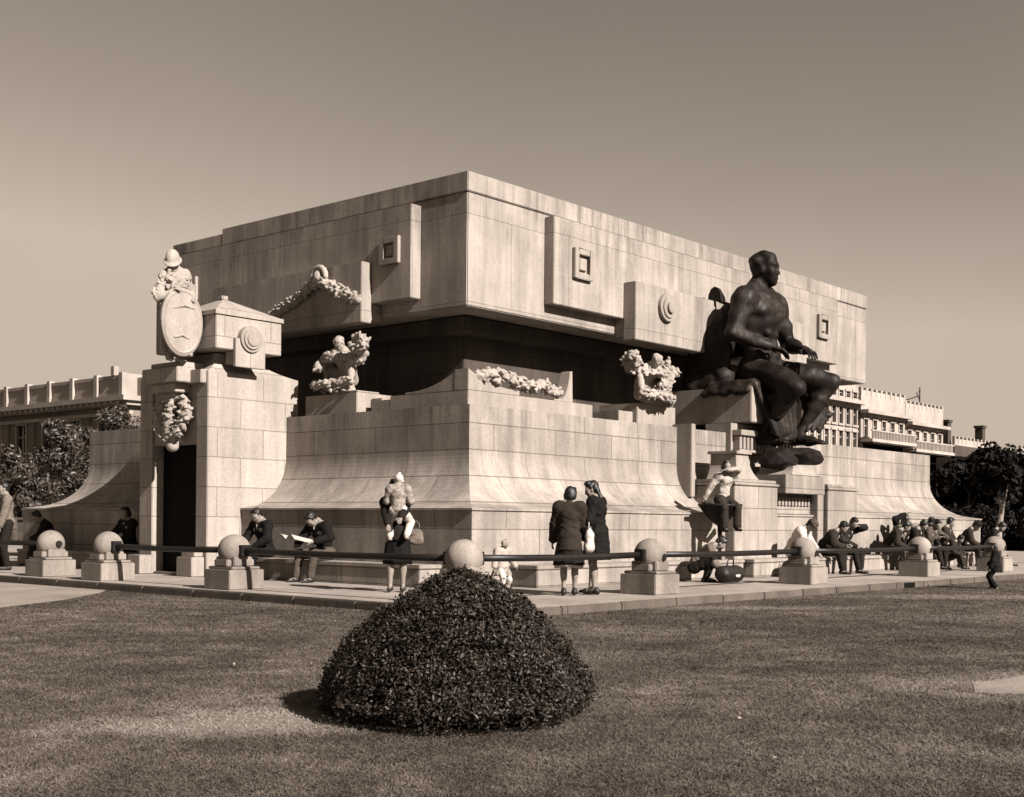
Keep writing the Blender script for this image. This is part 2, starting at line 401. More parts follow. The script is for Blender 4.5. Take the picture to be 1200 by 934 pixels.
def hand_geo(s, ex, J, n, H, mi=0, big=1., curl=.5):
    w = J['wr'+n]; d = nrm(w-J['el'+n]); sg = -1 if n == 'L' else 1
    side = nrm(np.cross(d, A([0, 0, 1.]) if abs(d[2]) < .9 else A([0, 1., 0]))); pn = np.cross(side, d)
    if d[2] < -.7: side = nrm(A([0, 1., 0])-d*d[1]); pn = np.cross(d, side)*sg
    pc = w+d*.03*H; h = H*big
    Mx = np.stack([side, d, pn], 1)
    s.ell(pc, (.02*h, .032*h, .011*h), Mx, .008*h)
    for q, (o, ln) in enumerate(((-.0155, .040), (-.005, .046), (.0055, .044), (.0155, .035))):
        b = w+d*.054*h+side*o*h; c1 = nrm(d-pn*curl*.6); c2 = nrm(d-pn*curl*1.8)
        p1 = b+c1*ln*.5*h; p2 = p1+c2*ln*.5*h
        ex.tube([b-d*.012*h, b, p1, p2], [.0052*h, .0054*h, .005*h, .0036*h], 6, mi)
    ts = -sg if d[2] < -.7 else (1 if side[0]*sg < 0 else -1)
    b = w+d*.015*h+side*.016*h*ts; p1 = b+(d*.6+side*.7*ts)*.024*h; p2 = p1+(d*.9+side*.1*ts-pn*.3)*.022*h
    ex.tube([b-d*.004*h, b, p1, p2], [.006*h, .0065*h, .006*h, .0042*h], 6, mi)
def body_sdf(J, H, fem=False, strong=0., ex=None, hands=True, bare=True, feet=True, face=True):
    s = S(); Rc, Rn, Rp = J['Rc'], J['Rn'], J['Rp']; Z = A([0, 0, 1.]); X = A([1., 0, 0]); Y = A([0, 1., 0])
    k = .03*H; g = 1+.18*strong
    s.ell(J['pel']+Z*.015*H, (.088*H*(1.05 if fem else 1), .065*H, .07*H), Rp, k)
    s.ell(J['mid'], (.072*H*(.93 if fem else 1.02), .055*H, .085*H), Rc, k)
    s.ell(J['chest']+Rc@Y*.004*H, (.088*H*g, .062*H*g, .09*H), Rc, k)
    s.cap(J['shL'], J['shR'], .042*H*g, None, k)
    for sg in (-1, 1):
        s.ell(J['chest']+Rc@A([sg*.04, .045 if not fem else .055, .02])*H, (.045*H*g, .026*H*g, .036*H*g), Rc, .018*H)
        s.cap(J['sl']+Rc@A([sg*.075, -.005, .012])*H, J['neck']+Rc@A([sg*.02, -.005, .03])*H, .026*H*g, .024*H*g, .03*H)
        if strong:
            s.ell(J['chest']+Rc@A([sg*.075, -.02, -.025])*H, (.034*H, .045*H, .085*H), Rc, .03*H)
            for q in range(3): s.ell(J['mid']+Rc@A([sg*.024, .047, .05-.042*q])*H, (.023*H, .017*H, .019*H), Rc, .008*H)
            s.ell(J['mid']+Rc@A([sg*.06, .012, -.02])*H, (.025*H, .04*H, .05*H), Rc, .02*H)
            s.cap(J['sl']+Rc@A([sg*.012, .05, .0])*H, J['sl']+Rc@A([sg*.095, .02, .02])*H, .011*H, None, .012*H)
    s.cap(J['neck']-Rc@Z*.02*H, J['hc']-Rn@Z*.02*H-Rn@Y*.012*H, .031*H*(1+.2*strong), .029*H*(1+.15*strong), .015*H)
    hc = J['hc']
    s.ell(hc+Rn@A([0, -.008, .018])*H, (.043*H, .054*H, .048*H), Rn, .015*H)
    s.ell(hc+Rn@A([0, .018, -.018])*H, (.035*H, .036*H, .05*H), Rn, .015*H)
    s.ell(hc+Rn@A([0, .032, -.055])*H, (.018*H, .017*H, .014*H), Rn, .012*H)
    if face:
        s.cap(hc+Rn@A([0, .05, .006])*H, hc+Rn@A([0, .059, -.019])*H, .0055*H, .0078*H, .006*H)
        s.cap(hc+Rn@A([-.025, .045, .014])*H, hc+Rn@A([.025, .045, .014])*H, .0075*H, None, .008*H)
        s.cap(hc+Rn@A([-.012, .048, -.036])*H, hc+Rn@A([.012, .048, -.036])*H, .0055*H, None, .005*H)
        for sg in (-1, 1):
            s.ell(hc+Rn@A([sg*.019, .053, .001])*H, (.009*H, .008*H, .006*H), Rn, .005*H, sub=True)
            s.ell(hc+Rn@A([sg*.043, -.002, -.006])*H, (.006*H, .013*H, .02*H), Rn, .005*H)
            s.ell(hc+Rn@A([sg*.026, .036, -.014])*H, (.013*H, .012*H, .013*H), Rn, .012*H)
    for n in 'LR':
        s.cap(J['hip'+n], J['knee'+n], .056*H*(1+.12*strong), .034*H*(1+.1*strong), .03*H)
        dk = nrm(J['ank'+n]-J['knee'+n]); th = nrm(J['knee'+n]-J['hip'+n])
        bk = nrm(A([0, -1., 0])-dk*(-dk[1]))
        s.cap(J['knee'+n], J['ank'+n], .032*H, .02*H, .012*H)
        s.ell(J['knee'+n]+dk*.075*H+bk*.012*H, (.031*H*(1+.15*strong), .031*H*(1+.15*strong), .075*H), frame_from(np.cross(dk, A([.01, .02, 1.])), dk) if abs(dk[2]) < .9 else np.eye(3), .02*H)
        if strong:
            fr = nrm(A([0, 0, 1.])-th*th[2]); s.ell((J['hip'+n]*.45+J['knee'+n]*.55)+fr*.016*H, (.05*H, .1*H, .045*H), frame_from(th, fr), .03*H)
            s.ell(J['knee'+n]+nrm(th-dk)*.012*H, .026*H, None, .012*H)
        if feet:
            t = J['toe'+n]; a = J['ank'+n]
            s.cap(a-t*.018*H-Z*.018*H, a+t*.06*H-Z*.026*H, .023*H, .018*H, .015*H); s.cap(a+t*.05*H-Z*.027*H, a+t*.1*H-Z*.033*H, .02*H, .011*H, .012*H)
            if bare:
                sd = np.cross(t, Z)
                for q in range(5): s.cap(a+t*.085*H-Z*.034*H+sd*(q-2)*.0085*H, a+t*(.118-.004*abs(q-1))*H-Z*.036*H+sd*(q-2)*.009*H, .0068*H, .006*H, .003*H)
        u = J['el'+n]-J['sh'+n]
        s.ell(J['sh'+n]+nrm(u)*.012*H, .041*H*(1+.18*strong), None, .02*H)
        s.cap(J['sh'+n], J['el'+n], .034*H*(1+.2*strong), .026*H*(1+.08*strong), .02*H)
        if strong: s.ell(J['sh'+n]*.45+J['el'+n]*.55, (.034*H, .06*H, .036*H), frame_from(u, A([.01, 0, 1.])), .02*H)
        s.cap(J['el'+n], J['wr'+n], .027*H*(1+.12*strong), .017*H*(1+.08*strong), .014*H)
        if strong: s.ell(J['el'+n]*.7+J['wr'+n]*.3, (.03*H, .05*H, .028*H), frame_from(J['wr'+n]-J['el'+n], A([.01, 0, 1.])), .015*H)
        if hands and ex is not None: hand_geo(s, ex, J, n, H)
    return s
def eyes(ex, J, H, mi=1):
    for sg in (-1, 1):
        c = J['hc']+J['Rn']@A([sg*.019, .0455, .001])*H; r = .006*H
        ts = np.linspace(0, 2*math.pi, 8, endpoint=False)
        ex.rings([[c+A([r*math.sin(p)*math.cos(t), r*math.sin(p)*math.sin(t), r*math.cos(p)]) for t in ts] for p in (3.1, 2.3, 1.57, .8, .05)], True, True, mi)

def person(label, loc, yaw, H, pose, outfit, fem=False, vox=None, group=None, cat='person'):
    dist = np.linalg.norm((A(loc)-CAM)[:2]); vox = vox or (.0145 if dist < 20 else .018 if dist < 26 else .021)
    J = joints(H, pose, fem); ex = MB(); s = body_sdf(J, H, fem, ex=ex, bare=False); eyes(ex, J, H)
    o = sdf_obj('person', s, vox, [M['skin'], M['eye']], extra=ex, loc=loc, rz=R_(yaw)); tag(o, label, cat, group)
    Rc, Rn, Rp = J['Rc'], J['Rn'], J['Rp']; Z = A([0, 0, 1.]); Y = A([0, 1., 0]); X = A([1., 0, 0]); hc = J['hc']
    sitting = J['kneeL'][1]-J['hipL'][1] > .12*H
    for it in outfit:
        kind, mat = it[0], M[it[1]]; a = it[2] if len(it) > 2 else {}
        s = S(); k = .025*H; i = a.get('fat', .012)*H; disp = wrinkle(.0035*H, 1.7/H); clip = None
        if kind in ('jacket', 'coat', 'blouse'):
            if kind == 'blouse': i *= .6
            s.ell(J['mid'], (.075*H+i, .06*H+i, .095*H), Rc, k); s.ell(J['chest'], (.092*H+i, .068*H+i, .096*H), Rc, k)
            s.cap(J['shL'], J['shR'], .042*H+i, None, k); s.ell(J['pel']+Z*.02*H, (.09*H+i, .07*H+i, .065*H), Rp, k)
            if fem: s.ell(J['chest']+Rc@A([0, .045, .02])*H, (.075*H, .035*H+i, .04*H), Rc, k)
            for n in 'LR':
                s.cap(J['sh'+n], J['el'+n], .039*H+i, .032*H+i, k)
                e = J['el'+n]*(1-a.get('sl', .93))+J['wr'+n]*a.get('sl', .93)
                s.cap(J['el'+n], e, .032*H+i, .025*H+i*.8, .015*H)
            if a.get('collar', True): s.cap(J['neck']-Rc@Y*.012*H-Rc@Z*.012*H, J['neck']+Rc@Z*.012*H-Rc@Y*.006*H, .042*H, .036*H, .012*H)
            if not sitting and kind != 'blouse':
                hem = a.get('hem', .42)*H
                s.cap(J['pel'], A([J['pel'][0], J['pel'][1], hem]), .085*H+i, a.get('flare', .1)*H, k)
                clip = lambda X_, Y_, Z_, hem=hem: hem-Z_ - .004*np.sin(30*X_)
            elif kind == 'coat':
                for n in 'LR': s.cap(J['hip'+n], J['knee'+n], .085*H, .06*H, .05*H)
        elif kind == 'trousers':
            s.ell(J['pel']+Z*.02*H, (.092*H+i*.5, .07*H+i*.5, .065*H), Rp, k)
            for n in 'LR':
                d = J['ank'+n]*(1-.08)+J['knee'+n]*.08
                s.cap(J['hip'+n], J['knee'+n], .06*H+i*.5, .043*H+i*.5, .03*H); s.cap(J['knee'+n], d, .043*H+i*.5, a.get('leg', .036)*H, .015*H)
        elif kind == 'skirt':
            i = a.get('fat', .015)*H
            if sitting:
                s.ell(J['pel']+Z*.02*H, (.1*H, .08*H, .07*H), Rp, k)
                for n in 'LR': s.cap(J['hip'+n], J['knee'+n], .07*H, .055*H, .06*H); s.cap(J['knee'+n], J['knee'+n]*.6+J['ank'+n]*.4, .055*H, .05*H, .03*H)
            else:
                hem = a.get('hem', .25)*H; wst = J['pel']+Z*.07*H
                rs = []; ts = np.linspace(0, 2*math.pi, 72, endpoint=False); rr0, rr1 = .066*H, a.get('flare', .115)*H; pl = a.get('pleat', 10)
                for q in np.linspace(0, 1, 9):
                    r = rr0+(rr1-rr0)*min(1, q**.6*1.02); z = wst[2]+(hem-wst[2])*q
                    rs.append([(wst[0]+(r*1.12)*(1+.045*q*math.sin(pl*t+1.3*math.sin(2*t)))*math.cos(t), wst[1]+r*.92*(1+.045*q*math.sin(pl*t))*math.sin(t)-.006*H, z+.006*H*q*math.sin(3*t)) for t in ts])
                rs.append([(p[0]*.93+wst[0]*.07, p[1]*.93+wst[1]*.07, p[2]+.004) for p in rs[-1]])
                m = MB(); m.rings(rs[::-1], True, True); m.build(a.get('name', 'skirt'), mat, o, smooth=True); continue
        elif kind == 'shoes':
            for n in 'LR':
                t = J['toe'+n]; q = J['ank'+n]; ss = S()
                ss.cap(q-t*.022*H-Z*.022*H, q+t*.05*H-Z*.028*H, .026*H, .021*H, .012*H); ss.cap(q+t*.05*H-Z*.028*H, q+t*.1*H-Z*.034*H, .021*H, .014*H, .012*H)
                ss.cap(q-t*.01*H, q-t*.015*H-Z*.02*H, .024*H, .026*H, .01*H)
                if a.get('heel'): ss.cap(q-t*.03*H-Z*.03*H, q-t*.03*H-Z*.045*H, .012*H, .01*H, .005*H)
                sdf_obj('shoe', ss, vox*.8, mat, o)
            continue
        elif kind == 'hair':
            st = a.get('style', 'short'); disp = wrinkle(.003*H, 3/H)
            s.ell(hc+Rn@A([0, -.022, .028])*H, (.0485*H, .056*H, .05*H), Rn, .015*H)
            s.cap(hc+Rn@A([-.018, .01, .058])*H, hc+Rn@A([.022, .012, .060])*H, .0135*H, .017*H, .02*H)
            for sg in (-1, 1): s.cap(hc+Rn@A([sg*.043, .004, .03])*H, hc+Rn@A([sg*.043, .0, .0])*H, .009*H, .006*H, .01*H)
            if st == 'long':
                for q in (-1, 0, 1): s.cap(hc+Rn@A([q*.034, -.034, 0])*H, hc+Rn@A([q*.042, -.042, -.085])*H, .026*H, .022*H, .02*H)
                for sg in (-1, 1): s.cap(hc+Rn@A([sg*.044, -.005, .01])*H, hc+Rn@A([sg*.05, -.01, -.06])*H, .014*H, .02*H, .02*H)
            elif st == 'bob':
                s.ell(hc+Rn@A([0, -.025, -.012])*H, (.063*H, .05*H, .068*H), Rn, .02*H)
            elif st == 'wave':
                s.ell(hc+Rn@A([0, .012, .058])*H, (.045*H, .035*H, .024*H), Rn, .015*H)
                for q in (-1, 0, 1): s.cap(hc+Rn@A([q*.03, -.04, 0])*H, hc+Rn@A([q*.036, -.05, -.1])*H, .026*H, .022*H, .02*H)
            else: s.ell(hc+Rn@A([0, -.034, -.01])*H, (.042*H, .03*H, .04*H), Rn, .015*H)
        elif kind == 'hat':
            disp = None
            s.ell(hc+Rn@A([0, .0, .04])*H, (.078*H, .09*H, .008*H), Rn, .008*H); s.ell(hc+Rn@A([0, -.004, .062])*H, (.05*H, .058*H, .034*H), Rn, .01*H)
        elif kind == 'scarf':
            s.ell(hc+Rn@A([0, -.02, .026])*H, (.055*H, .06*H, .05*H), Rn, .015*H); s.cap(hc+Rn@A([0, -.05, 0])*H, hc+Rn@A([0.02, -.066, -.03])*H, .03*H, .012*H, .02*H)
            s.ell(hc+Rn@A([0, .065, -.006])*H, (.034*H, .03*H, .042*H), Rn, .008*H, sub=True)
        elif kind == 'bonnet':
            s.ell(hc+Rn@A([0, -.014, .016])*H, (.058*H, .064*H, .06*H), Rn, .012*H); s.ell(hc+Rn@A([0, -.01, .085])*H, .02*H, None, .006*H)
            s.cap(hc+Rn@A([-.05, 0, -.02])*H, hc+Rn@A([.05, 0, -.02])*H, .02*H, None, .012*H)
            s.ell(hc+Rn@A([0, .07, -.012])*H, (.034*H, .034*H, .042*H), Rn, .008*H, sub=True)
        elif kind == 'shirtfront':
            disp = None; s.ell(J['sl']+Rc@A([0, .05, -.035])*H, (.016*H, .022*H, .055*H), Rc, .01*H)
        elif kind == 'cuff':
            disp = None; s.cap(J['wrR']*.85+J['elR']*.15, J['wrR'], .022*H, None, .01*H)
        sdf_obj(a.get('name', kind), s, vox, mat, o, disp=disp, clip=clip)
    return o

def P_sit(seat, H, lean=20, fwd=.25, hands=None, twist=0, head=(0, 0), spread=.06, feet=None, side=0):
    z = (seat+.075*H)/H
    return dict(pel=(0, 0, z), lean=lean, twist=twist, head=head, side=side,
                feet=feet or ((-spread, fwd, .045), (spread, fwd+.03, .045)), kpole=(A([-.25, .6, 1.]), A([.25, .6, 1.])),
                hands=hands or ((-.09, fwd-.02, z+.05), (.09, fwd-.0, z+.05)), epole=(A([-1., -.4, -.3]), A([1., -.4, -.3])))

# ------------------------------------------------------------------ camera, sun, sky
cd = bpy.data.cameras.new('camera'); cam = bpy.data.objects.new('camera', cd); COL.objects.link(cam); SC.camera = cam
cd.sensor_width = 36; cd.lens = 36*1490/1200; cd.shift_y = 145/1200; cd.clip_end = 2000; cd.clip_start = .1
roll = .0093
mz = -Vector(FW); mx = Vector(RT); my = Vector((0, 0, 1))
mx2 = mx*math.cos(roll)+my*math.sin(roll); my2 = -mx*math.sin(roll)+my*math.cos(roll)
cam.matrix_world = Matrix(((mx2[0], my2[0], mz[0], CAM[0]), (mx2[1], my2[1], mz[1], CAM[1]), (mx2[2], my2[2], mz[2], CAM[2]), (0, 0, 0, 1)))

EL, GZ = 33., 4.
sdir = Vector((-math.sin(R_(GZ))*math.cos(R_(EL)), -math.cos(R_(GZ))*math.cos(R_(EL)), math.sin(R_(EL))))
sl = bpy.data.lights.new('sun', 'SUN'); sl.energy = 5.0; sl.angle = R_(.5); sl.color = (1, .93, .885)
so = bpy.data.objects.new('sun', sl); COL.objects.link(so); so.rotation_euler = (-sdir).to_track_quat('-Z', 'Y').to_euler(); so.location = (0, -30, 40)
w = bpy.data.worlds.new('World'); SC.world = w; w.use_nodes = True; nt = w.node_tree
bg = nt.nodes['Background']; sk = nt.nodes.new('ShaderNodeTexSky'); sk.sky_type = 'NISHITA'; sk.sun_disc = False
sk.sun_elevation = R_(EL); sk.sun_rotation = math.atan2(sdir.x, sdir.y); sk.altitude = 0; sk.air_density = 1.0; sk.dust_density = .9; sk.ozone_density = 1.0
# the plate saw the sky through a deep filter and was printed in brown: weigh the red end of the sky, then tone it
sp_ = nt.nodes.new('ShaderNodeSeparateColor'); nt.links.new(sk.outputs[0], sp_.inputs[0])
def wm(op, a, b):
    n = nt.nodes.new('ShaderNodeMath'); n.operation = op
    for i, v in enumerate((a, b)):
        if isinstance(v, (int, float)): n.inputs[i].default_value = v
        else: nt.links.new(v, n.inputs[i])
    return n.outputs[0]
SKY_POW, SKY_GAIN = 1.25, .72
lum = wm('ADD', wm('MULTIPLY', sp_.outputs[0], .85), wm('MULTIPLY', sp_.outputs[1], .15))
lum = wm('MINIMUM', wm('MULTIPLY', wm('POWER', lum, SKY_POW), SKY_GAIN), 3.1)
tc_ = nt.nodes.new('ShaderNodeTexCoord'); nz_ = nt.nodes.new('ShaderNodeTexNoise'); nz_.inputs['Scale'].default_value = 2.2; nz_.inputs['Detail'].default_value = 6
nt.links.new(tc_.outputs['Generated'], nz_.inputs['Vector']); lum = wm('MULTIPLY', lum, wm('ADD', wm('MULTIPLY', nz_.outputs['Fac'], .30), .85))
cc_ = nt.nodes.new('ShaderNodeCombineColor')
for i, tnt in enumerate((1.0, .833, .68)): nt.links.new(wm('MULTIPLY', lum, tnt), cc_.inputs[i])
nt.links.new(cc_.outputs[0], bg.inputs['Color']); bg.inputs['Strength'].default_value = .062
vs = SC.view_settings; vs.view_transform = 'Standard'; vs.look = 'None'; vs.exposure = 1.60; vs.gamma = 1; vs.use_curve_mapping = False

# ------------------------------------------------------------------ ground
LZ = -.12
def sheet(name, poly, z, mat, label=None):
    m = MB(); m.add([(x, y, z) for x, y in poly], [tuple(range(len(poly)))]); return tag(m.build(name, mat), kind='structure')
sheet('ground', [(-500, -500), (500, -500), (500, 500), (-500, 500)], LZ, M['lawn'])
KX, KY = -3.33, -3.42
m = MB()
m.box(KX+.065, 60, KY+.065, 45, LZ-.02, 0)
tag(m.build('pavement', M['pave']), kind='structure')
m = MB(); y = KY
rk = random.Random(3)
def kerbrun():
    q = KY
    while q < 44:
        L = 1.25+rk.uniform(-.1, .1); m.box(KX, KX+.06, q+.004, q+L-.004, LZ-.03, -.010+rk.uniform(-.006, .003)); q += L
    q = KX+.06
    while q < 58:
        L = 1.25+rk.uniform(-.1, .1); m.box(q+.004, q+L-.004, KY, KY+.06, LZ-.03, -.010+rk.uniform(-.006, .003)); q += L
kerbrun(); tag(m.build('kerb', M['kerb'], bevel=.015), kind='structure')
sheet('path', [(-40, -6.0), (-12, .2), (-6.52, 2.25), (-5.2, 3.1), (-3.9, 4.3), (KX-.01, 5.0), (KX-.01, 60), (-40, 60)], LZ+.004, M['path'])
def blob_patch(name, cx, cy, rx, ry, ang, z, mat, seed):
    r = random.Random(seed); n = 40; ph = [r.uniform(0, 6.28) for _ in range(4)]; p = []
    for i in range(n):
        t = 2*math.pi*i/n; k = 1+.18*math.sin(2*t+ph[0])+.12*math.sin(3*t+ph[1])+.1*math.sin(7*t+ph[2])
        a, b = rx*k*math.cos(t), ry*k*math.sin(t); p.append((cx+a*math.cos(ang)-b*math.sin(ang), cy+a*math.sin(ang)+b*math.cos(ang)))
    return sheet(name, p, z, mat), p
WEDGE = [(-5.75, -10.15), (-5.2, -9.93), (-4.6, -10.02), (-3.9, -10.15), (-3.2, -10.4), (-1.5, -11.5), (-2.5, -14), (-4.2, -12.4), (-5.1, -11.0), (-5.5, -10.6)]
sheet('path', WEDGE, LZ+.004, M['path'])

# ------------------------------------------------------------------ the mausoleum
BX1, BY1 = 21.2, 14.1
X0b, X1b, Y0b, Y1b = 2.4, 18.8, 2.4, 11.7
mau = empty('mausoleum', (0, 0, 0), 0, 'massive pale granite mausoleum with overhanging box chamber on a flared base', 'mausoleum')
m = MB(); prof = [(0, 3.04), (0, 2.25)]
for i in range(1, 15):
    t = i/14; prof.append((1.05*(1-math.sqrt(1-t*t)) if t < 1 else 1.05, 2.25-t*.98))
prof += [(1.08, 1.268), (1.08, 1.235), (1.05, 1.225), (1.05, 0)]
rings = []
for o, z in prof: rings.append([(1.08-o, 1.08-o, z), (BX1-1.08+o, 1.08-o, z), (BX1-1.08+o, BY1-1.08+o, z), (1.08-o, BY1-1.08+o, z)])
m.rings(rings[::-1], True, True); m.build('flared_base', M['base'], mau)
m = MB(); m.box(3.6, 17.6, 3.6, 10.5, 3.04, 5.03); m.box(3.1, 18.1, 3.1, 11.0, 4.72, 5.0); m.build('recessed_wall', M['stone_shade_tint'], mau, bevel=.015)  # recess shade deepened by the dark wall colour
m = MB(); m.box(X0b, X1b, Y0b, Y1b, 5.02, 7.12); m.build('box_chamber', M['box'], mau, bevel=.02)
m = MB(); m.box(X0b-.02, X1b+.02, Y0b-.02, 9.83, 7.124, 7.49); m.box(X0b-.015, X1b+.015, 9.834, Y1b+.02, 7.124, 7.38); m.build('parapet', M['box'], mau, bevel=.015)

def emblem_sq(parent, axis, c, s):
    # square framed boss on a panel; c = (along, face, z)
    m = MB(); u, f, z = c; h = s/2
    def B(u0, u1, d0, d1, z0, z1):
        if axis == 'y': m.box(u0, u1, f-d1, f-d0, z0, z1)
        else: m.box(f-d1, f-d0, u0, u1, z0, z1)
    t = .12; q = .085
    B(u-h, u-h+t, .002, q, z-h, z+h); B(u+h-t, u+h, .002, q, z-h, z+h); B(u-h+t, u+h-t, .002, q, z-h, z-h+t); B(u-h+t, u+h-t, .002, q, z+h-t, z+h)
    B(u-h*.40, u+h*.40, .002, .055, z-h*.40, z+h*.40)
    return m.build('square_emblem', M['smooth'], parent, bevel=.01)
def emblem_rd(parent, axis, c, r):
    m = MB(); u, f, z = c; p = (u, f, z) if axis == 'y' else (f, u, z)
    def at(d): return (u, f-d, z) if axis == 'y' else (f-d, u, z)
    m.disc(p, r, .09, axis=axis)
    m.disc(at(.092), r*.74, .03, axis=axis); m.disc(at(.124), r*.4, .06, axis=axis, r2=r*.3)
    return m.build('round_emblem', M['smooth'], parent, smooth=False)
pa = box('wall_panel', M['box'], (4.61, 16.6, 2.155, 2.398, 5.33, 7.05), mau, .012)
emblem_sq(pa, 'y', (5.48, 2.155, 6.22), .60); emblem_sq(pa, 'y', (15.7, 2.155, 6.22), .60)
pb = box('lower_panel', M['box'], (6.92, 14.3, 1.843, 2.152, 4.87, 6.08), mau, .012)
emblem_rd(pb, 'y', (8.02, 1.843, 5.66), .30); emblem_rd(pb, 'y', (13.3, 1.843, 5.66), .30)
box('panel_backing', M['box'], (6.95, 14.27, 2.156, 2.397, 4.95, 5.328), mau, .008)
pc = box('wall_panel', M['box'], (2.13, 2.398, 3.6, 11.1, 5.26, 7.03), mau, .012)
emblem_sq(pc, 'x', (4.13, 2.13, 6.2), .52); emblem_sq(pc, 'x', (10.6, 2.13, 6.2), .52)
pd = box('lower_panel', M['box'], (1.86, 2.127, 4.67, 9.43, 4.87, 6.04), mau, .012)
box('panel_backing', M['box'], (2.133, 2.395, 4.7, 9.4, 4.93, 5.257), mau, .008)

tr = MB(); tr.box(1.3, BX1-1.3, 1.3, BY1-1.3, 3.041, 3.0425); tr.build('terrace_bounce_cut', M['stone_shade_tint'], mau)  # thin dark sheet added, unseen from below, to cut bounce onto the soffit
# carved garlands: many small leaves and fruits packed along a path
def clumps(path, rad, n, seed, size=(.04, .085), s=None):
    s = s or S(); r = random.Random(seed); P = [A(p, float) for p in path]; n = int(n*2.2); size = (size[0]*.6, size[1]*.62)
    seg = [np.linalg.norm(P[i+1]-P[i]) for i in range(len(P)-1)]; tot = sum(seg)
    for i in range(n):
        d = (i+r.random())/n*tot; k = 0
        while k < len(seg)-1 and d > seg[k]: d -= seg[k]; k += 1
        c = P[k]+(P[k+1]-P[k])*(d/seg[k]); a = nrm(A([r.gauss(0, 1) for _ in range(3)]))
        q = frame_from(A([r.gauss(0, 1) for _ in range(3)]), A([.1, .2, 1.])); z = r.uniform(*size)
        s.ell(c+a*rad*r.uniform(.55, 1.08), (z, z*r.uniform(.9, 1.6), z*r.uniform(.35, .7)), q, .006)
    for i in range(len(P)-1): s.cap(P[i], P[i+1], rad*.72, None, .01)
    return s
sg = clumps([(1.84, 4.75, 5.3), (1.82, 5.1, 5.42), (1.80, 5.45, 5.62), (1.78, 5.75, 5.78), (1.78, 6.1, 5.68), (1.8, 6.6, 5.46), (1.82, 7.0, 5.34), (1.82, 7.35, 5.25)], .125, 150, 4)
for y in (5.78,):
    for t in np.linspace(0, math.pi, 9)[:-1]: sg.cap((1.74, y+.2*math.cos(t), 5.83+.2*math.sin(t)), (1.74, y+.2*math.cos(t+.39), 5.83+.2*math.sin(t+.39)), .055, None, .02)
    sg.ell((1.72, y, 5.84), (.1, .1, .13))
sdf_obj('carved_garland', sg, .018, M['carve'], mau)

# plinth course and stepped blocks on the terrace
def prism_x(m, prof, y0, y1):      # profile in (x,z) swept along y
    m.rings([[(x, y0, z) for x, z in prof], [(x, y1, z) for x, z in prof]], True, True)
def curve(x0, z0, x1, z1, n=8):    # concave sweep falling from (x0,z0) to (x1,z1)
    return [(x0+(x1-x0)*math.sin(t), z0+(z1-z0)*(1-math.cos(t))*1.0) for t in np.linspace(0, math.pi/2, n)][0:] if False else [(x0+(x1-x0)*q, z1+(z0-z1)*(1-q)**2.2) for q in np.linspace(0, 1, n)]
m = MB()
m.box(1.62, 5.2, 1.62, 3.598, 3.043, 3.36); m.box(5.2, 5.5, 1.9, 3.598, 3.043, 3.22); m.box(1.62, 3.598, 3.598, 4.1, 3.043, 3.30)
m.box(6.2, 17.2, 1.95, 3.598, 3.043, 3.13)
m.build('plinth_course', M['smooth'], mau, bevel=.01)
m = MB(); pr_ = [(1.62, 3.363)]+curve(1.62, 3.74, 3.0, 3.45)+[(3.0, 3.363)]
m.rings([[(x, 1.62, z) for x, z in pr_], [(x, 1.95, z) for x, z in pr_]], True, True)
m.rings([[(1.625, y-.0, z) for y, z in [(1.955, 3.363)]+curve(1.955, 3.70, 3.2, 3.40)+[(3.2, 3.363)]], [(1.95, y, z) for y, z in [(1.955, 3.363)]+curve(1.955, 3.70, 3.2, 3.40)+[(3.2, 3.363)]]][::-1], True, True)
m.build('corner_block', M['smooth'], mau, bevel=.006)
m = MB(); pr2 = [(4.05, 3.363)]+[(4.05+.48*q, 3.40+.55*q**5) for q in np.linspace(0, 1, 10)]+[(4.60, 3.97), (4.62, 3.363)]
m.rings([[(x, 1.66, z) for x, z in pr2], [(x, 1.9, z) for x, z in pr2]], True, True); m.build('scroll_end', M['smooth'], mau, bevel=.006)
sdf_obj('carved_garland', clumps([(1.9, 1.66, 3.62), (2.2, 1.6, 3.7), (2.4, 1.62, 3.55)], .1, 50, 8, (.05, .08)), .018, M['carve'], mau)
sdf_obj('carved_garland', clumps([(2.45, 1.66, 3.74), (2.8, 1.6, 3.62), (3.3, 1.6, 3.56), (3.75, 1.64, 3.62)], .12, 95, 9, (.05, .09)), .018, M['carve'], mau)
sdf_obj('carved_garland', clumps([(3.95, 1.74, 3.56), (4.25, 1.7, 3.52)], .1, 40, 10, (.05, .08)), .018, M['carve'], mau)
# pedestals of the two carved groups
m = MB(); m.box(6.7, 8.1, 1.62, 2.6, 3.044, 3.52); m.box(6.2, 6.69, 1.72, 2.6, 3.044, 3.34); m.build('pedestal', M['smooth'], mau, bevel=.012)
m = MB(); m.box(1.4, 2.35, 4.26, 5.75, 3.044, 3.46); m.box(1.42, 2.0, 4.28, 5.0, 3.463, 3.5); m.box(1.75, 2.6, 3.95, 4.255, 3.044, 3.36); m.box(1.85, 2.6, 3.6, 3.945, 3.044, 3.2); m.build('pedestal', M['smooth'], mau, bevel=.012)

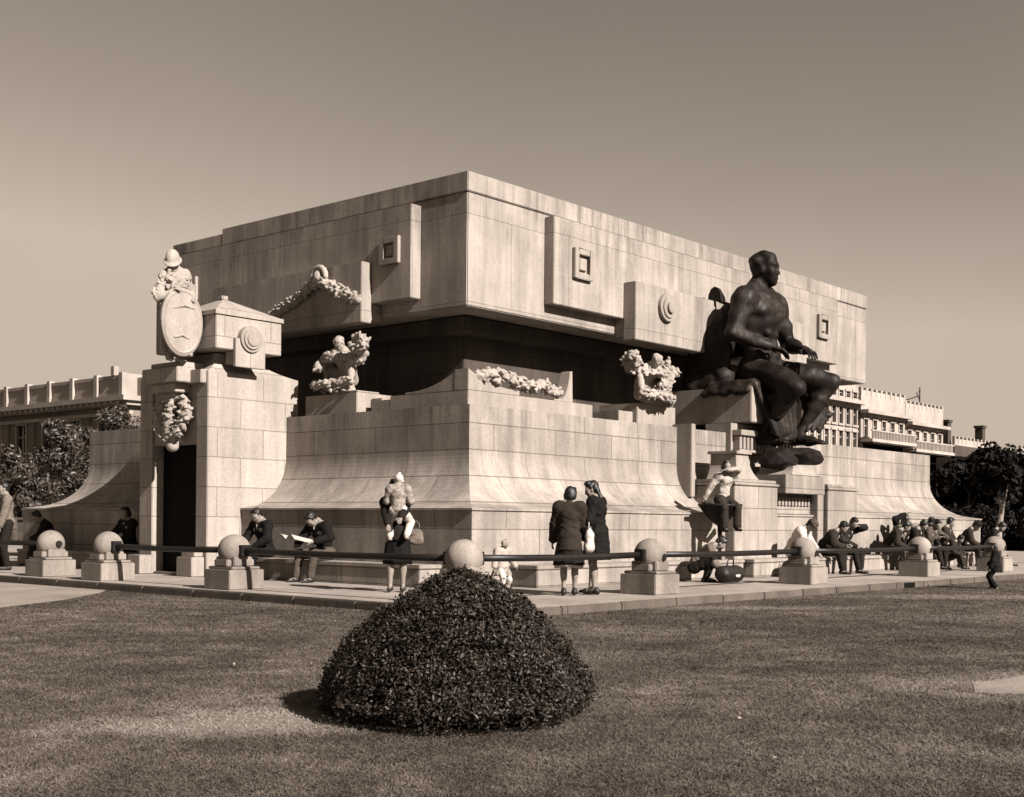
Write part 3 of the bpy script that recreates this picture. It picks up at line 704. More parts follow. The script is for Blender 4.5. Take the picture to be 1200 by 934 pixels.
# entrance pylon on the left face
py = MB()
py.box(-.74, 1.37, 5.92, 6.27, 0, 3.78); py.box(-.74, 1.37, 7.69, 8.12, 0, 3.74); py.box(-.70, 1.36, 6.274, 7.686, 2.45, 3.76); py.box(.5, 1.3, 6.274, 7.686, 0, 2.446)
plo = py.build('entrance_pylon', M['pylon'], mau, bevel=.012)
box('bronze_door', M['door'], (-.50, -.42, 6.28, 7.68, .02, 2.44), plo, .01)
box('door_sill', M['smooth'], (-.70, -.505, 6.29, 7.67, .004, .05), plo, .008)
m = MB(); m.box(-.86, -.3, 5.98, 6.44, 3.55, 3.80); m.box(-1.15, -.745, 6.30, 7.44, 3.57, 3.85); m.box(-1.05, -.705, 6.5, 7.24, 3.40, 3.567); m.box(-.95, -.705, 6.62, 7.12, 3.22, 3.398); m.box(-1.02, -.2, 6.42, 7.34, 3.853, 3.96)
m.build('console', M['pylon'], plo, bevel=.012)
s_ = clumps([(-.84, 6.5, 3.25), (-.88, 6.42, 2.95), (-.93, 6.62, 2.66), (-.95, 6.85, 2.6), (-.92, 7.1, 2.68), (-.88, 7.28, 3.0), (-.84, 7.2, 3.25)], .115, 150, 21, (.05, .085)); clumps([(-.95, 6.75, 3.2), (-1.0, 6.8, 2.8)], .1, 40, 22, (.05, .085), s_); s_.cap((-.86, 6.85, 3.15), (-.95, 6.85, 2.75), .12, .1, .05); s_.cap((-.8, 6.85, 2.7), (-.86, 6.85, 2.42), .06, .12, .04)
sdf_obj('carved_garland', s_, .018, M['carve'], plo)
# neck and cap of the pylon
m = MB(); rs = []
for q in np.linspace(0, 1, 9):
    o = .62*(1-(1-q)**2.2); z = 3.78+.37*q
    rs.append([(-.72+o*.55, 5.95+o*.35, z), (1.35-o*1.25, 5.95+o*.35, z), (1.35-o*1.25, 7.5, z), (-.72+o*.55, 7.5, z)])
m.rings(rs, True, True); m.build('pylon_neck', M['pylon'], plo)
cpb = box('pylon_cap', M['pylon'], (-.72, .78, 5.72, 7.45, 4.18, 4.80), plo, .012)
m = MB(); m.box(-.75, .81, 5.69, 7.48, 4.803, 4.88)
m.add([(-.72, 5.72, 4.884), (.78, 5.72, 4.884), (.78, 7.45, 4.884), (-.72, 7.45, 4.884), (.0, 6.5, 5.24), (.06, 6.5, 5.24), (.06, 6.62, 5.24), (0, 6.62, 5.24)], [(0, 1, 5, 4), (1, 2, 6, 5), (2, 3, 7, 6), (3, 0, 4, 7), (4, 5, 6, 7), (3, 2, 1, 0)])
m.box(-.04, .10, 6.49, 6.63, 5.243, 5.31); m.build('cap_roof', M['pylon'], cpb)
m = MB(); m.box(-.34, .34, 5.64, 5.717, 3.87, 4.40); m.box(-.31, .31, 5.70, 5.99, 3.93, 4.176); m.build('cap_tablet', M['pylon'], cpb, bevel=.008)
m = MB(); m.disc((0, 5.72, 4.40), .25, .12, axis='y'); m.disc((0, 5.598, 4.40), .19, .03, axis='y'); m.disc((0, 5.566, 4.40), .13, .02, axis='y'); m.build('round_emblem', M['smooth'], cpb)
# stele behind the helmeted figure
box('stele', M['pylon'], (-1.24, -.66, 6.45, 6.85, 4.08, 5.42), plo, .015)
m = MB(); m.box(-.66, -.5, 5.3, 5.4, 5.0, 5.1) if False else None
# jamb blocks beside the door
m = MB(); m.box(-1.02, -.744, 5.98, 6.46, 0, .36); m.box(-.94, -.744, 6.02, 6.42, .363, .47); m.build('jamb_block', M['pylon'], plo, bevel=.012)
m = MB(); m.box(-1.02, -.744, 7.66, 8.08, 0, .36); m.build('jamb_block', M['pylon'], plo, bevel=.012)

# piers of the right face and the block that carries the bronze figure
def pier(x0, x1, yf, top):
    m = MB(); m.box(x0, x1, yf, 1.1, 0, top-.13); m.box(x0-.03, x1+.03, yf-.03, 1.1, top-.127, top-.07); m.box(x0+.02, x1-.02, yf+.02, 1.1, top-.067, top); return m.build('pier', M['base'], mau, bevel=.012)
pier(7.55, 9.28, -.18, 1.97); pier(11.55, 13.0, -.18, 1.97)
m = MB(); m.box(9.45, 11.2, -.28, .9, 1.72, 2.12); m.box(9.35, 9.44, -.1, .9, 0, 1.2); m.box(11.22, 11.5, -.1, .9, 0, 1.9); m.box(9.45, 11.2, .05, .9, 0, 1.25)
m.box(9.55, 11.1, .12, .9, 1.253, 1.717); m.box(9.9, 10.9, -.22, .7, 2.123, 2.2)
for i in range(10): m.box(9.62+i*.145, 9.71+i*.145, -.02, .118, 1.46, 1.64)
m.box(9.56, 11.1, .02, .118, 1.28, 1.455)
m.build('console', M['base'], mau, bevel=.01)
m = MB(); m.box(7.35, 7.5, .72, 1.2, 1.6, 3.1); m.build('pilaster_strip', M['smooth'], mau, bevel=.012)
m = MB(); m.box(9.25, 12.0, .95, 1.6, 2.0, 3.25)
m.box(9.3, 11.95, .76, .947, 2.62, 2.68); m.box(9.3, 11.95, .72, .947, 2.98, 3.10)
for i in range(17): m.box(9.34+i*.155, 9.44+i*.155, .78, .947, 2.685, 2.975)
m.build('dentil_course', M['smooth'], mau, bevel=.008)
m = MB(); rs = []
for q in np.linspace(0, 1, 8):
    o = .16*(1-q)**2.4; rs.append([(8.05-o, .1-o, 1.98+.52*q), (8.55+o, .1-o, 1.98+.52*q), (8.55+o, .7, 1.98+.52*q), (8.05-o, .7, 1.98+.52*q)])
m.rings(rs); m.box(8.0, 8.6, .05, .75, 2.503, 2.56); m.build('pier_neck', M['smooth'], mau)
m = MB(); rs = []
for q in np.linspace(0, 1, 8):
    o = .22*(1-q)**2.2; rs.append([(9.9-o, -.2-o*.4, 2.12+.2*q), (10.8+o, -.2-o*.4, 2.12+.2*q), (10.8+o, .6, 2.12+.2*q), (9.9-o, .6, 2.12+.2*q)])
m.rings(rs); m.build('console_neck', M['smooth'], mau)
box('statue_block', M['stone_shade_tint'] if False else M['smooth'], (9.5, 11.75, .6, 3.5, 3.27, 4.05), mau, .015)

# benches along the foot of the base (separate stone benches)
def bench(x0, x1, y0, y1, label):
    m = MB(); m.box(x0, x1, y0, y1, .0, .29); o = m.build('stone_bench', M['base'], bevel=.012); tag(o, label, 'bench', 'stone benches round the mausoleum')
    m = MB(); m.box(x0-.02, x1+.02, y0-.02, y1+.0, .293, .36); m.build('bench_slab', M['smooth'], o, bevel=.012)
bench(-.45, .02, .7, 5.8, 'low stone bench along the shaded wall beside the door pylon')
bench(-.45, .02, 8.3, 13.4, 'low stone bench on the far side of the dark doorway')
bench(.95, 7.3, -.55, .02, 'low stone bench under the sunlit wall near the corner')
bench(7.4, 13.1, -.72, -.2, 'stone ledge bench below the seated bronze figure')
bench(13.25, 20.4, -.55, .02, 'low stone bench crowded with people at the sunlit far end')

# ------------------------------------------------------------------ bronze colossus
H = 5.75
P = dict(pel=(0, 0, 0), lean=-1, twist=-2, head=(2, 14), feet=((-.095, .115, -.238), (.075, .055, -.243)), hands=((-.085, .145, .088), (.085, .085, .092)),
         kpole=(A([-.55, 1, .5]), A([.28, 1, .5])), epole=(A([-.8, -.6, -.4]), A([1., -.55, -.3])))
J = joints(H, P); ex = MB(); s = body_sdf(J, H, False, .8, ex=ex)
for k in range(26):   # hair in heavy locks
    r = random.Random(k); a = nrm(A([r.gauss(0, 1), r.gauss(0, 1)-.2, abs(r.gauss(0, 1))+.3]))
    s.ell(J['hc']+J['Rn']@(A([0, -.006, .02])+a*A([.04, .044, .040]))*H, (.014*H, .014*H, .012*H), None, .014*H)
stat = sdf_obj('bronze_statue', s, .033, M['bronze'], extra=ex, loc=(10.55, 1.0, 4.44), rz=math.pi, disp=lambda X, Y, Z: .014*np.sin(7*X+4*np.sin(5*Z))*np.sin(6*Y+5*Z)+.008*np.sin(17*X+9*Z)*np.sin(15*Y-6*Z))
tag(stat, 'colossal dark bronze seated male nude on a stone block', 'statue')
# cloth over the lap, falling over the block; in statue space (x: -world x, y: -world y)
def W(x, y, z): return A([-(x-10.55), -(y-1.0), z-4.44])
d = S(); rr = random.Random(4)
for i in range(26):
    x = 9.62+i*.078; d.cap(W(x, 1.7, 4.12), W(x, .62, 4.12+.025*math.sin(i*2.1)), .08, .085, .06)
    b = (x*.66+10.1*.34, .44, 3.62+.03*math.sin(i*1.9)); c = (x*.42+10.25*.58, .26, 3.02+.1*math.sin(i*1.3))
    d.cap(W(x, .58, 4.1), W(*b), .062, .066, .035); d.cap(W(*b), W(*c), .066, .055, .035)
for i in range(8): d.cap(W(11.3+i*.07, .45, 4.1), W(11.25+i*.06, .2-.05*i, 3.55), .05, .05, .03); d.cap(W(11.25+i*.06, .2-.05*i, 3.55), W(11.1+i*.05, .12-.02*i, 3.15+.05*(i % 3)), .05, .04, .03)
for i in range(18): d.cap(W(9.64, .68+.065*i, 4.12), W(9.46, .68+.065*i, 3.98-.07*abs(math.sin(i*.45+.4))), .07, .06, .06)
sdf_obj('draped_cloth', d, .03, M['bronze'], stat, disp=wrinkle(.012, .35))
d = S()
for i in range(7):
    q = i/6; a = (9.98-.03*i, 1.25+.085*i, 5.92-.03*i*i*.6); b = (9.86-.03*i, 1.42+.12*i, 5.15-.02*i); c = (9.8-.02*i, 1.6+.12*i, 4.15)
    d.cap(W(*a), W(*b), .11, .15, .09); d.cap(W(*b), W(*c), .15, .17, .06)
d.cap(W(10.6, 1.5, 5.2), W(10.0, 1.9, 5.0), .35, .3, .25); d.cap(W(10.0, 1.5, 4.3), W(10.9, 2.0, 4.25), .24, .26, .2)
sdf_obj('cloak', d, .032, M['bronze'], stat, disp=wrinkle(.012, .3))
m = MB(); pl = [(-.17, -.10), (.17, -.13), (.15, .05), (.10, .15), (.0, .2), (-.09, .15), (-.15, .04)]; c0 = W(9.98, 1.83, 6.2)
m.rings([[tuple(c0+A([-.05, y, z])) for y, z in pl], [tuple(c0+A([.05, y, z])) for y, z in pl]], True, True)
m.tube([tuple(W(10.1, 1.2, 5.85)), tuple(W(10.0, 1.72, 6.06)), tuple(c0+A([0, .05, -.08]))], .035, 8)
m.build('hammer_head', M['bronze'], stat)
def boulder(name, c, r3, seed, mat, parent, n=40):
    r = random.Random(seed); bm = bmesh.new()
    for _ in range(n):
        a = nrm(A([r.gauss(0, 1) for _ in range(3)])); k = max(abs(a))**.45
        bm.verts.new(tuple(c+a/k*A(r3)*r.uniform(.9, 1.08)))
    h = bmesh.ops.convex_hull(bm, input=bm.verts); bmesh.ops.delete(bm, geom=[v for v in h['geom_interior'] if isinstance(v, bmesh.types.BMVert)], context='VERTS')
    bmesh.ops.bevel(bm, geom=[e for e in bm.edges if len(e.link_faces) == 2], offset=.03, segments=2, affect='EDGES', clamp_overlap=True)
    me = bpy.data.meshes.new(name); bm.to_mesh(me); bm.free(); return link_mesh(name, me, mat, parent)
boulder('foot_rock', W(10.72, .12, 2.56), (.66, .42, .20), 3, M['bronze'], stat)
boulder('foot_rock', W(10.02, .22, 2.45), (.42, .36, .27), 5, M['bronze'], stat)

# ------------------------------------------------------------------ carved figures of pale stone
def carved(name, label, cat, loc, rz, H, P, extra=None, child=None, fem=False):
    J = joints(H, P, fem); ex = MB(); s = body_sdf(J, H, fem, 1.0, ex=ex)
    s.ell(J['hc']+J['Rn']@A([0, -.016, .026])*H, (.05*H, .057*H, .05*H), J['Rn'], .015*H)
    for k in range(34):
        r = random.Random(k+len(label)); a = nrm(A([r.gauss(0, 1), r.gauss(0, 1)-.35, abs(r.gauss(0, 1))]))
        s.ell(J['hc']+J['Rn']@(A([0, -.014, .02])+a*A([.05, .056, .05]))*H, (.014*H, .014*H, .010*H), None, .004*H)
    if extra: extra(s, J)
    o = sdf_obj(name, s, .018, M['carve'], extra=ex, loc=loc, rz=rz, disp=lambda X, Y, Z: .006*np.sin(23*X+9*Z)*np.sin(19*Y+7*Z)); return tag(o, label, cat), J
def ex1(s, J):
    clumps([J['wrL']+A([-.05, .05, .0]), J['wrL']+A([-.22, .08, .12])], .16, 60, 35, (.06, .11), s); clumps([A([-.35, .3, .08]), A([.35, .2, .08])], .16, 60, 36, (.06, .1), s)
    clumps([J['wrL']+A([0, 0, .05]), J['elL']+A([0, .1, -.1]), A([0.00, 0.45, 0.70]), J['elR']+A([0, .1, .05]), J['wrR']], .1, 120, 31, (.05, .09), s)
    clumps([A([-0.64, 0.51, 0.15]), A([0.00, 0.64, 0.13]), A([0.58, 0.38, 0.15])], .09, 60, 32, (.05, .08), s)
carved('stone_figure', 'crouching pale stone figure holding a garland on the shaded ledge', 'sculpture', (1.80, 4.95, 3.50), math.pi/2, 1.95,
       dict(pel=(0, 0, .13), lean=34, twist=14, side=-6, head=(8, 25), feet=((-.24, .18, .03), (.18, .10, .05)), hands=((-.34, .20, .40), (.14, .26, .24)), kpole=(A([-.4, .5, 1]), A([.5, .4, 1]))), ex1)
def ex2(s, J):
    clumps([J['wrR']+A([.0, .05, .0]), J['wrR']+A([.16, .04, .16])], .13, 50, 45, (.06, .1), s); clumps([J['shL']+A([-.1, .1, .0]), J['wrL'], A([.0, .5, .3])], .12, 70, 46, (.06, .1), s)
    clumps([A([-0.64, 0.13, 0.96]), J['elL'], A([-0.13, 0.45, 0.64]), J['elR'], A([0.74, 0.13, 0.92])], .1, 130, 41, (.05, .09), s)
    clumps([A([-0.38, 0.51, 0.13]), A([0.13, 0.70, 0.15]), A([0.70, 0.58, 0.18])], .1, 80, 42, (.05, .08), s)
carved('stone_figure', 'pale stone figure with arms spread among garlands on the sunny ledge', 'sculpture', (7.35, 1.95, 3.52), math.pi*.97, 2.0,
       dict(pel=(0, 0, .12), lean=30, twist=-8, head=(20, 0), feet=((-.16, .16, .03), (.2, .18, .05)), hands=((-.26, .2, .36), (.34, .18, .40)), kpole=(A([-.5, .5, 1]), A([.6, .5, .9]))), ex2)
# helmeted soldier with oval shield on the entrance console
H = 2.45
P = dict(pel=(0, 0, .335), lean=8, side=10, head=(20, -35), hands=((-.10, .13, .46), (.12, .14, .48)), feet=((-.05, -.06, .03), (.05, -.06, .03)))
def ex3(s, J):
    for i in range(7): s.cap(J['sl']+A([-.24+.08*i, -.06, -.05]), A([-.26+.09*i, -.05, .15]), .1, .09, .03)
    clumps([J['shL']+A([.05, .14, -.12]), J['chest']+A([0, .22, -.06]), J['shR']+A([-.05, .14, -.02])], .12, 70, 51, (.05, .09), s)
    clumps([J['shR']+A([0, .05, .03]), J['elR']+A([.03, 0, .05])], .1, 30, 52, (.05, .09), s)
sol, J = carved('stone_soldier', 'pale stone helmeted soldier behind an oval shield on the entrance console', 'sculpture', (-1.16, 6.30, 3.965), math.pi, H, P, ex3)
sol.scale = (.88, .6, 1.0)
hs = S(); hc = J['hc']; Rn = J['Rn']
hs.ell(hc+Rn@A([0, -.004, .022])*H, (.064*H, .075*H, .066*H), Rn, .01); hs.ell(hc+Rn@A([0, .004, .004])*H, (.083*H, .098*H, .018*H), Rn, .03)
sdf_obj('helmet', hs, .014, M['carve'], sol)
m = MB(); rs = []
for q, (k, dy) in enumerate(((1.0, 0), (1.0, -.05), (.9, -.085), (.86, -.075), (.5, -.105), (.12, -.12))):
    rs.append([(-1.20+.44*k*math.cos(t), 6.12+dy, 4.62+.62*k*math.sin(t)) for t in np.linspace(0, 2*math.pi, 40, endpoint=False)])
m.rings(rs)
for (x0, z0, x1, z1) in ((-.22, .22, .22, .26), (-.2, -.3, .12, -.3)): m.tube([(-1.2+x0, 6.03, 4.62+z0), (-1.2+(x0+x1)/2, 6.0, 4.62+(z0+z1)/2+.05), (-1.2+x1, 6.03, 4.62+z1)], .022, 6)
sh = m.build('shield', M['carve'], smooth=False); sh.parent = sol; sh.matrix_parent_inverse = (Matrix.Translation(sol.location) @ Matrix.Rotation(math.pi, 4, 'Z') @ Matrix.Diagonal((.88, .6, 1.0, 1))).inverted()

# ------------------------------------------------------------------ bronze basin on the pier
m = MB()
m.lathe([(.06, -.34), (.12, -.3), (.30, -.12), (.40, .02), (.43, .04), (.43, .08), (.39, .085), (.36, .03), (.05, -.05)], 28, (0, 0, 0))
m.tube([(0, 0, -.3), (.25, .12, -.42), (.55, .3, -.35)], [.05, .05, .06], 8)
m.tube([(-.40, 0, .07), (-.56, -.03, .1), (-.6, -.03, .08)], [.05, .035, .045], 8)
m.tube([(0, 0, -.32), (0, 0, -.75), (.0, 0, -1.32)], [.05, .035, .06], 8)
tag(m.build('bronze_basin', M['bronze'], None, (6.62, -.42, 1.36), smooth=True), 'dark bronze basin on a stem against the central pier', 'basin')

# ------------------------------------------------------------------ bollards and rails
def make_bollard():
    r = empty('stone_bollard')
    m = MB(); m.box(-.32, .32, -.32, .32, 0, .30); m.box(-.26, .26, -.30, .30, .303, .345); m.build('plinth', M['bollard'], r, bevel=.012)
    m = MB(); m.box(-.255, .255, -.16, .16, .348, .45); m.box(-.17, .17, -.225, .225, .348, .49); m.build('cradle', M['bollard'], r, bevel=.012)
    m = MB(); n = 28; m.lathe([(.245*math.sin(t), -.245*math.cos(t)) for t in np.linspace(.02, math.pi-.02, 20)], n, (0, 0, .585)); m.build('ball', M['bollard'], r, smooth=True)
    return r
def add_socket(r, d):
    m = MB(); dx, dy = d
    if dx: m.box(dx*.15 if dx > 0 else -.30, .30 if dx > 0 else -.15, -.085, .085, .495, .67); m.box(dx*.26 if dx > 0 else -.33, .33 if dx > 0 else -.26, -.1, .1, .49, .515) if False else None
    else: m.box(-.085, .085, .15 if dy > 0 else -.30, .30 if dy > 0 else -.15, .495, .67)
    m.build('rail_socket', M['rail'], r, bevel=.01)
def add_hole(r):
    m = MB(); m.disc((.02, -.215, .55), .055, .035, 16, 'y'); m.build('socket_hole', M['rail'], r)
BY, BXl = -2.63, -2.82
pos = [(-2.75, 7.82), (-2.8, 5.84), (BXl, 2.3), (-2.84, -2.50), (1.09, BY), (5.94, BY+.05), (11.1, BY+.12), (15.6, BY+.2)]
labs = ['ball-topped stone bollard left of the entrance path, with an empty rail hole', 'ball-topped stone bollard right of the entrance path, a head showing above it', 'ball-topped stone bollard before the lit pylon wall, at the foot of the railing',
        'ball-topped stone bollard at the pavement corner, half hidden by the shrub', 'ball-topped stone bollard right of the two women in dark coats', 'ball-topped stone bollard in front of the hunched men near the white suit',
        'ball-topped stone bollard in front of the seated crowd', 'ball-topped stone bollard at the far end beside the small standing child']
base_b = make_bollard()
def dup(o, parent=None):
    c = o.copy(); COL.objects.link(c)
    if parent is not None: c.parent = parent
    for ch in list(o.children): dup(ch, c)
    return c
bol = []
for i in range(8): bol.append(base_b if i == 0 else dup(base_b))
for i, (b, (x, y)) in enumerate(zip(bol, pos)):
    b.location = (x, y, 0); tag(b, labs[i], 'bollard', 'ball-topped stone bollards along the pavement edge')
    if i in (4, 5, 6, 7): add_hole(b)
    if i == 0: m = MB(); m.disc((.02, -.236, .585), .06, .03, 16, 'y'); m.build('socket_hole', M['rail'], b)
    if i == 0: add_socket(b, (0, 1))
    if i in (1, 2): add_socket(b, (0, -1))
    if i == 2: add_socket(b, (0, 1))
    if i == 3: add_socket(b, (0, 1)); add_socket(b, (1, 0))
    if i >= 4: add_socket(b, (-1, 0))
    if 4 <= i < 7: add_socket(b, (1, 0))
def rail(p, q, label):
    m = MB(); a, b = A([*p, .585]), A([*q, .585]); d = nrm(b-a); a = a+d*.25; b = b-d*.25
    m.tube([a, a*.75+b*.25-A([0, 0, .012]), (a+b)/2-A([0, 0, .018]), a*.25+b*.75-A([0, 0, .012]), b], .047, 10)
    tag(m.build('hand_rail', M['rail'], smooth=True), label, 'railing', 'dark tube rails between the bollards')
rail(pos[1], pos[2], 'dark tube rail crossing in front of the doorway'); rail(pos[2], pos[3], 'dark tube rail in front of the two seated men in suits')
rail(pos[3], pos[4], 'dark tube rail behind the small child and two women'); rail(pos[4], pos[5], 'dark tube rail in front of the crouching man and the white suit')
rail(pos[5], pos[6], 'dark tube rail in front of the seated crowd'); rail(pos[6], pos[7], 'dark tube rail at the far end, reaching the last bollard')
rail((-2.7, 13.2), pos[0], 'dark tube rail at the near side of the man in the grey jacket')

# ------------------------------------------------------------------ people
G_ = 'people around the mausoleum'
suit = lambda c, t='dark': [('jacket', c), ('shirtfront', 'white'), ('trousers', t), ('shoes', 'leather'), ('hair', 'hair')]
ST = dict()
person('man in pale grey jacket and dark trousers standing with his back to the camera side', (-2.06, 10.76, 0), 70, 1.77,
       dict(pel=(0, 0, .515), lean=3, feet=((-.06, .0, .045), (.06, .06, .045)), hands=((-.16, .10, .47), (.17, .08, .45)), head=(5, 10)), [('jacket', 'grey', dict(hem=.46)), ('trousers', 'dark'), ('shoes', 'leather'), ('hair', 'hair')], group=G_)
person('dark-suited man sitting hunched on the bench beyond the doorway, face in profile', (-.30, 12.1, 0), 62, 1.72, P_sit(.36, 1.72, 30, .27, head=(14, 0)), suit('dark'), group=G_)
person('dark-haired person whose head shows above the bollard by the doorway', (-.28, 9.15, 0), 95, 1.70, P_sit(.36, 1.70, 10, .25, head=(5, 15)), [('jacket', 'dark'), ('shirtfront', 'white'), ('trousers', 'brown'), ('shoes', 'leather'), ('hair', 'hair', dict(style='bob'))], True, group=G_)
person('man in black suit and pale tie sitting behind the bollard, hair combed up', (-.22, 4.85, 0), 90, 1.74, P_sit(.36, 1.74, 16, .24, head=(24, 15)), suit('black', 'black')+[], group=G_)
person('seated man in dark jacket bent over the open newspaper on his knees', (-.22, 3.22, 0), 90, 1.74, P_sit(.36, 1.74, 24, .27, hands=((-.16, .27, .40), (.07, .30, .37)), head=(34, 0), spread=.09), suit('black', 'mid'), group=G_)
m = MB(); ns = []
for i in range(7):
    x = -.28+.56*i/6; ns.append([(x, -.20, .08*abs(math.sin(i*.9))+.0), (x, .20, .1*abs(math.sin(i*.9+.3))+.06)])
for dz in (0,):
    v = [p for a in ns for p in a]; v2 = [(p[0], p[1], p[2]-.012) for p in v]; n = len(v)
    m.add(v+v2, [(2*i, 2*i+2, 2*i+3, 2*i+1) for i in range(6)]+[(n+2*i, n+2*i+1, n+2*i+3, n+2*i+2) for i in range(6)]+[(0, 1, n+1, n), (n-2, 2*n-2, 2*n-1, n-1)]+[(2*i, n+2*i, n+2*i+2, 2*i+2) for i in range(6)]+[(2*i+1, 2*i+3, n+2*i+3, n+2*i+1) for i in range(6)])
tag(m.build('newspaper', M['paper'], None, (-.80, 3.30, .66), R_(80)), 'open pale newspaper on the knees of the seated reader', 'newspaper')
person('dark-haired woman in black skirt facing out, holding a bonneted toddler against her chest', (-1.47, .14, 0), 131, 1.66,
       dict(pel=(0, 0, .532), lean=-3, side=5, feet=((-.05, 0, .055), (.06, .05, .055)), hands=((-.05, .27, .66), (.06, .26, .58)), head=(4, 10)),
       [('jacket', 'dark', dict(hem=.46, flare=.10, fat=.010)), ('skirt', 'black', dict(hem=.25, flare=.115)), ('shoes', 'leather', dict(heel=1)), ('hair', 'hair', dict(style='bob'))], True, group=G_)
person('toddler in white bonnet and pale coat carried in the arms of the dark-haired woman', (-1.645, -.045, .02), -52, 1.14,
       dict(pel=(0, 0, 1.04), lean=6, feet=((-.105, .03, .70), (.11, .02, .72)), hands=((-.09, .17, 1.22), (.10, .16, 1.24)), head=(6, -4), kpole=(A([-.35, 1., .2]), A([.35, 1., .2])), epole=(A([-.4, -.3, -1.]), A([.4, -.3, -1.]))),
       [('jacket', 'patt2', dict(hem=.93, flare=.11, fat=.02)), ('trousers', 'white', dict(leg=.045, fat=.02)), ('shoes', 'light'), ('bonnet', 'white')], group=G_)
def handbag(label, loc, rz, mat, w=.26, h=.2, d=.09, name='handbag'):
    s = S(); s.ell((0, 0, 0), (w/2, d/2, h/2), None, .03); s.cap((-w*.3, 0, -h*.3), (w*.3, 0, -h*.3), d*.55, None, .05); s.cap((-w*.3, 0, h*.2), (w*.3, 0, h*.2), d*.35, None, .04)
    ex = MB(); ex.tube([(-w*.25, 0, h*.3), (-w*.2, 0, h*.75), (0, 0, h*.95), (w*.2, 0, h*.75), (w*.25, 0, h*.3)], .009, 6)
    return tag(sdf_obj(name, s, .012, M[mat], extra=ex, loc=loc, rz=rz, disp=wrinkle(.004, .8)), label, 'bag')
handbag('crumpled light grey handbag hanging from the arm of the woman with the toddler', (-1.22, .0, .83), R_(-50), 'grey', .2, .24)
person('small child in white clothes and pale knitted bonnet with a bobble', (-.62, -1.18, 0), 165, .86,
       dict(pel=(0, 0, .45), lean=8, feet=((-.08, -.02, .045), (.08, .1, .045)), hands=((-.2, .12, .46), (.22, .1, .44)), head=(10, 20)),
       [('jacket', 'light', dict(hem=.44, flare=.13, fat=.03)), ('skirt', 'patt2', dict(hem=.3, flare=.17, name='frilled_skirt')), ('trousers', 'white', dict(leg=.05, fat=.02)), ('shoes', 'white'), ('bonnet', 'patt2')], group=G_)
person('short-haired woman in brown jacket and dark skirt with a pale hem, seen from behind', (-.27, -2.16, 0), -58, 1.56,
       dict(pel=(0, 0, .532), lean=3, feet=((-.045, 0, .055), (.05, .05, .055)), hands=((-.17, .1, .47), (.13, .16, .52)), head=(10, -20)),
       [('jacket', 'brown', dict(hem=.42, flare=.125, fat=.022)), ('skirt', 'white', dict(hem=.26, flare=.118, name='slip')), ('skirt', 'dark', dict(hem=.285, flare=.128)), ('shoes', 'leather', dict(heel=1)), ('hair', 'hair', dict(style='bob'))], True, group=G_)
person('tall woman in long black coat with swept-up wavy hair, turned to her companion', (.22, -2.29, 0), 20, 1.66,
       dict(pel=(0, 0, .532), lean=2, feet=((-.05, 0, .055), (.05, .07, .055)), hands=((-.13, .15, .57), (.14, .12, .48)), head=(18, 25)),
       [('coat', 'black', dict(hem=.31, flare=.125, fat=.02)), ('shoes', 'leather', dict(heel=1)), ('hair', 'hair', dict(style='wave'))], True, group=G_)
handbag('bright white handbag between the two women in dark coats', (-.05, -2.36, .80), R_(25), 'white', .24, .36, .12)
person('girl in printed white blouse and dark trousers perched on the bronze basin, shading her eyes', (6.66, -.46, 1.40), 150, 1.62,
       dict(pel=(0, 0, .075), lean=4, twist=8, side=-3, head=(6, -10), feet=((-.05, .26, -.25), (.10, .22, -.26)), hands=((.02, .13, .43), (.24, -.05, .06)), kpole=(A([-.2, 1, .6]), A([.25, 1, .6])), epole=(A([-1, .1, .1]), A([1., -.6, 0]))),
       [('blouse', 'patt'), ('trousers', 'brown', dict(leg=.05)), ('shoes', 'leather'), ('hair', 'hair', dict(style='bob'))], True, group=G_)
person('man crouching by the wall in a light jacket, black hair, bent over a bag', (4.95, -.95, 0), 215, 1.68,
       dict(pel=(0, -.02, .15), lean=48, head=(10, 0), feet=((-.08, .12, .045), (.09, .10, .045)), hands=((-.1, .3, .14), (.12, .32, .13)), kpole=(A([-.4, .8, 1]), A([.4, .8, 1]))),
       [('jacket', 'grey'), ('trousers', 'dark'), ('shoes', 'leather'), ('hair', 'hair')], group=G_)
s = S(); s.cap((-.26, 0, .16), (.26, 0, .16), .15, None, .04); s.cap((-.26, 0, .1), (.26, 0, .1), .1, None, .04); ex = MB(); ex.tube([(-.14, 0, .28), (-.1, -.02, .42), (.1, -.02, .42), (.14, 0, .28)], .014, 6); ex.box(-.06, .1, -.165, -.14, .1, .15, 1)
tag(sdf_obj('travel_bag', s, .018, [M['leather'], M['white']], extra=ex, loc=(5.22, -1.5, 0), rz=R_(5), disp=wrinkle(.006, .5)), 'dark leather travel bag with a small white tag on the pavement', 'bag')
person('man in white suit and dark-banded hat sitting bent forward on the ledge', (9.22, -.55, 0), 195, 1.74, P_sit(.36, 1.74, 34, .24, hands=((-.08, .3, .28), (.1, .26, .24)), head=(22, 0)),
       [('jacket', 'white', dict(fat=.02)), ('trousers', 'white'), ('shoes', 'leather'), ('hair', 'hair'), ('hat', 'mid')], group=G_)
s = S(); s.cap((-.2, 0, .2), (.2, 0, .2), .15, .13, .04); ex = MB(); ex.tube([(-.1, 0, .32), (0, 0, .44), (.1, 0, .32)], .012, 6)
tag(sdf_obj('bag', s, .02, M['leather'], extra=ex, loc=(8.4, -1.0, 0), rz=R_(15)), 'dark bag at the feet of the man in the white suit', 'bag')
person('hunched man in dark brown jacket leaning far forward behind the bollard', (10.55, -.55, 0), 190, 1.76, P_sit(.36, 1.76, 46, .25, hands=((-.07, .32, .36), (.09, .32, .34)), head=(2, 0)), suit('brown'), group=G_)
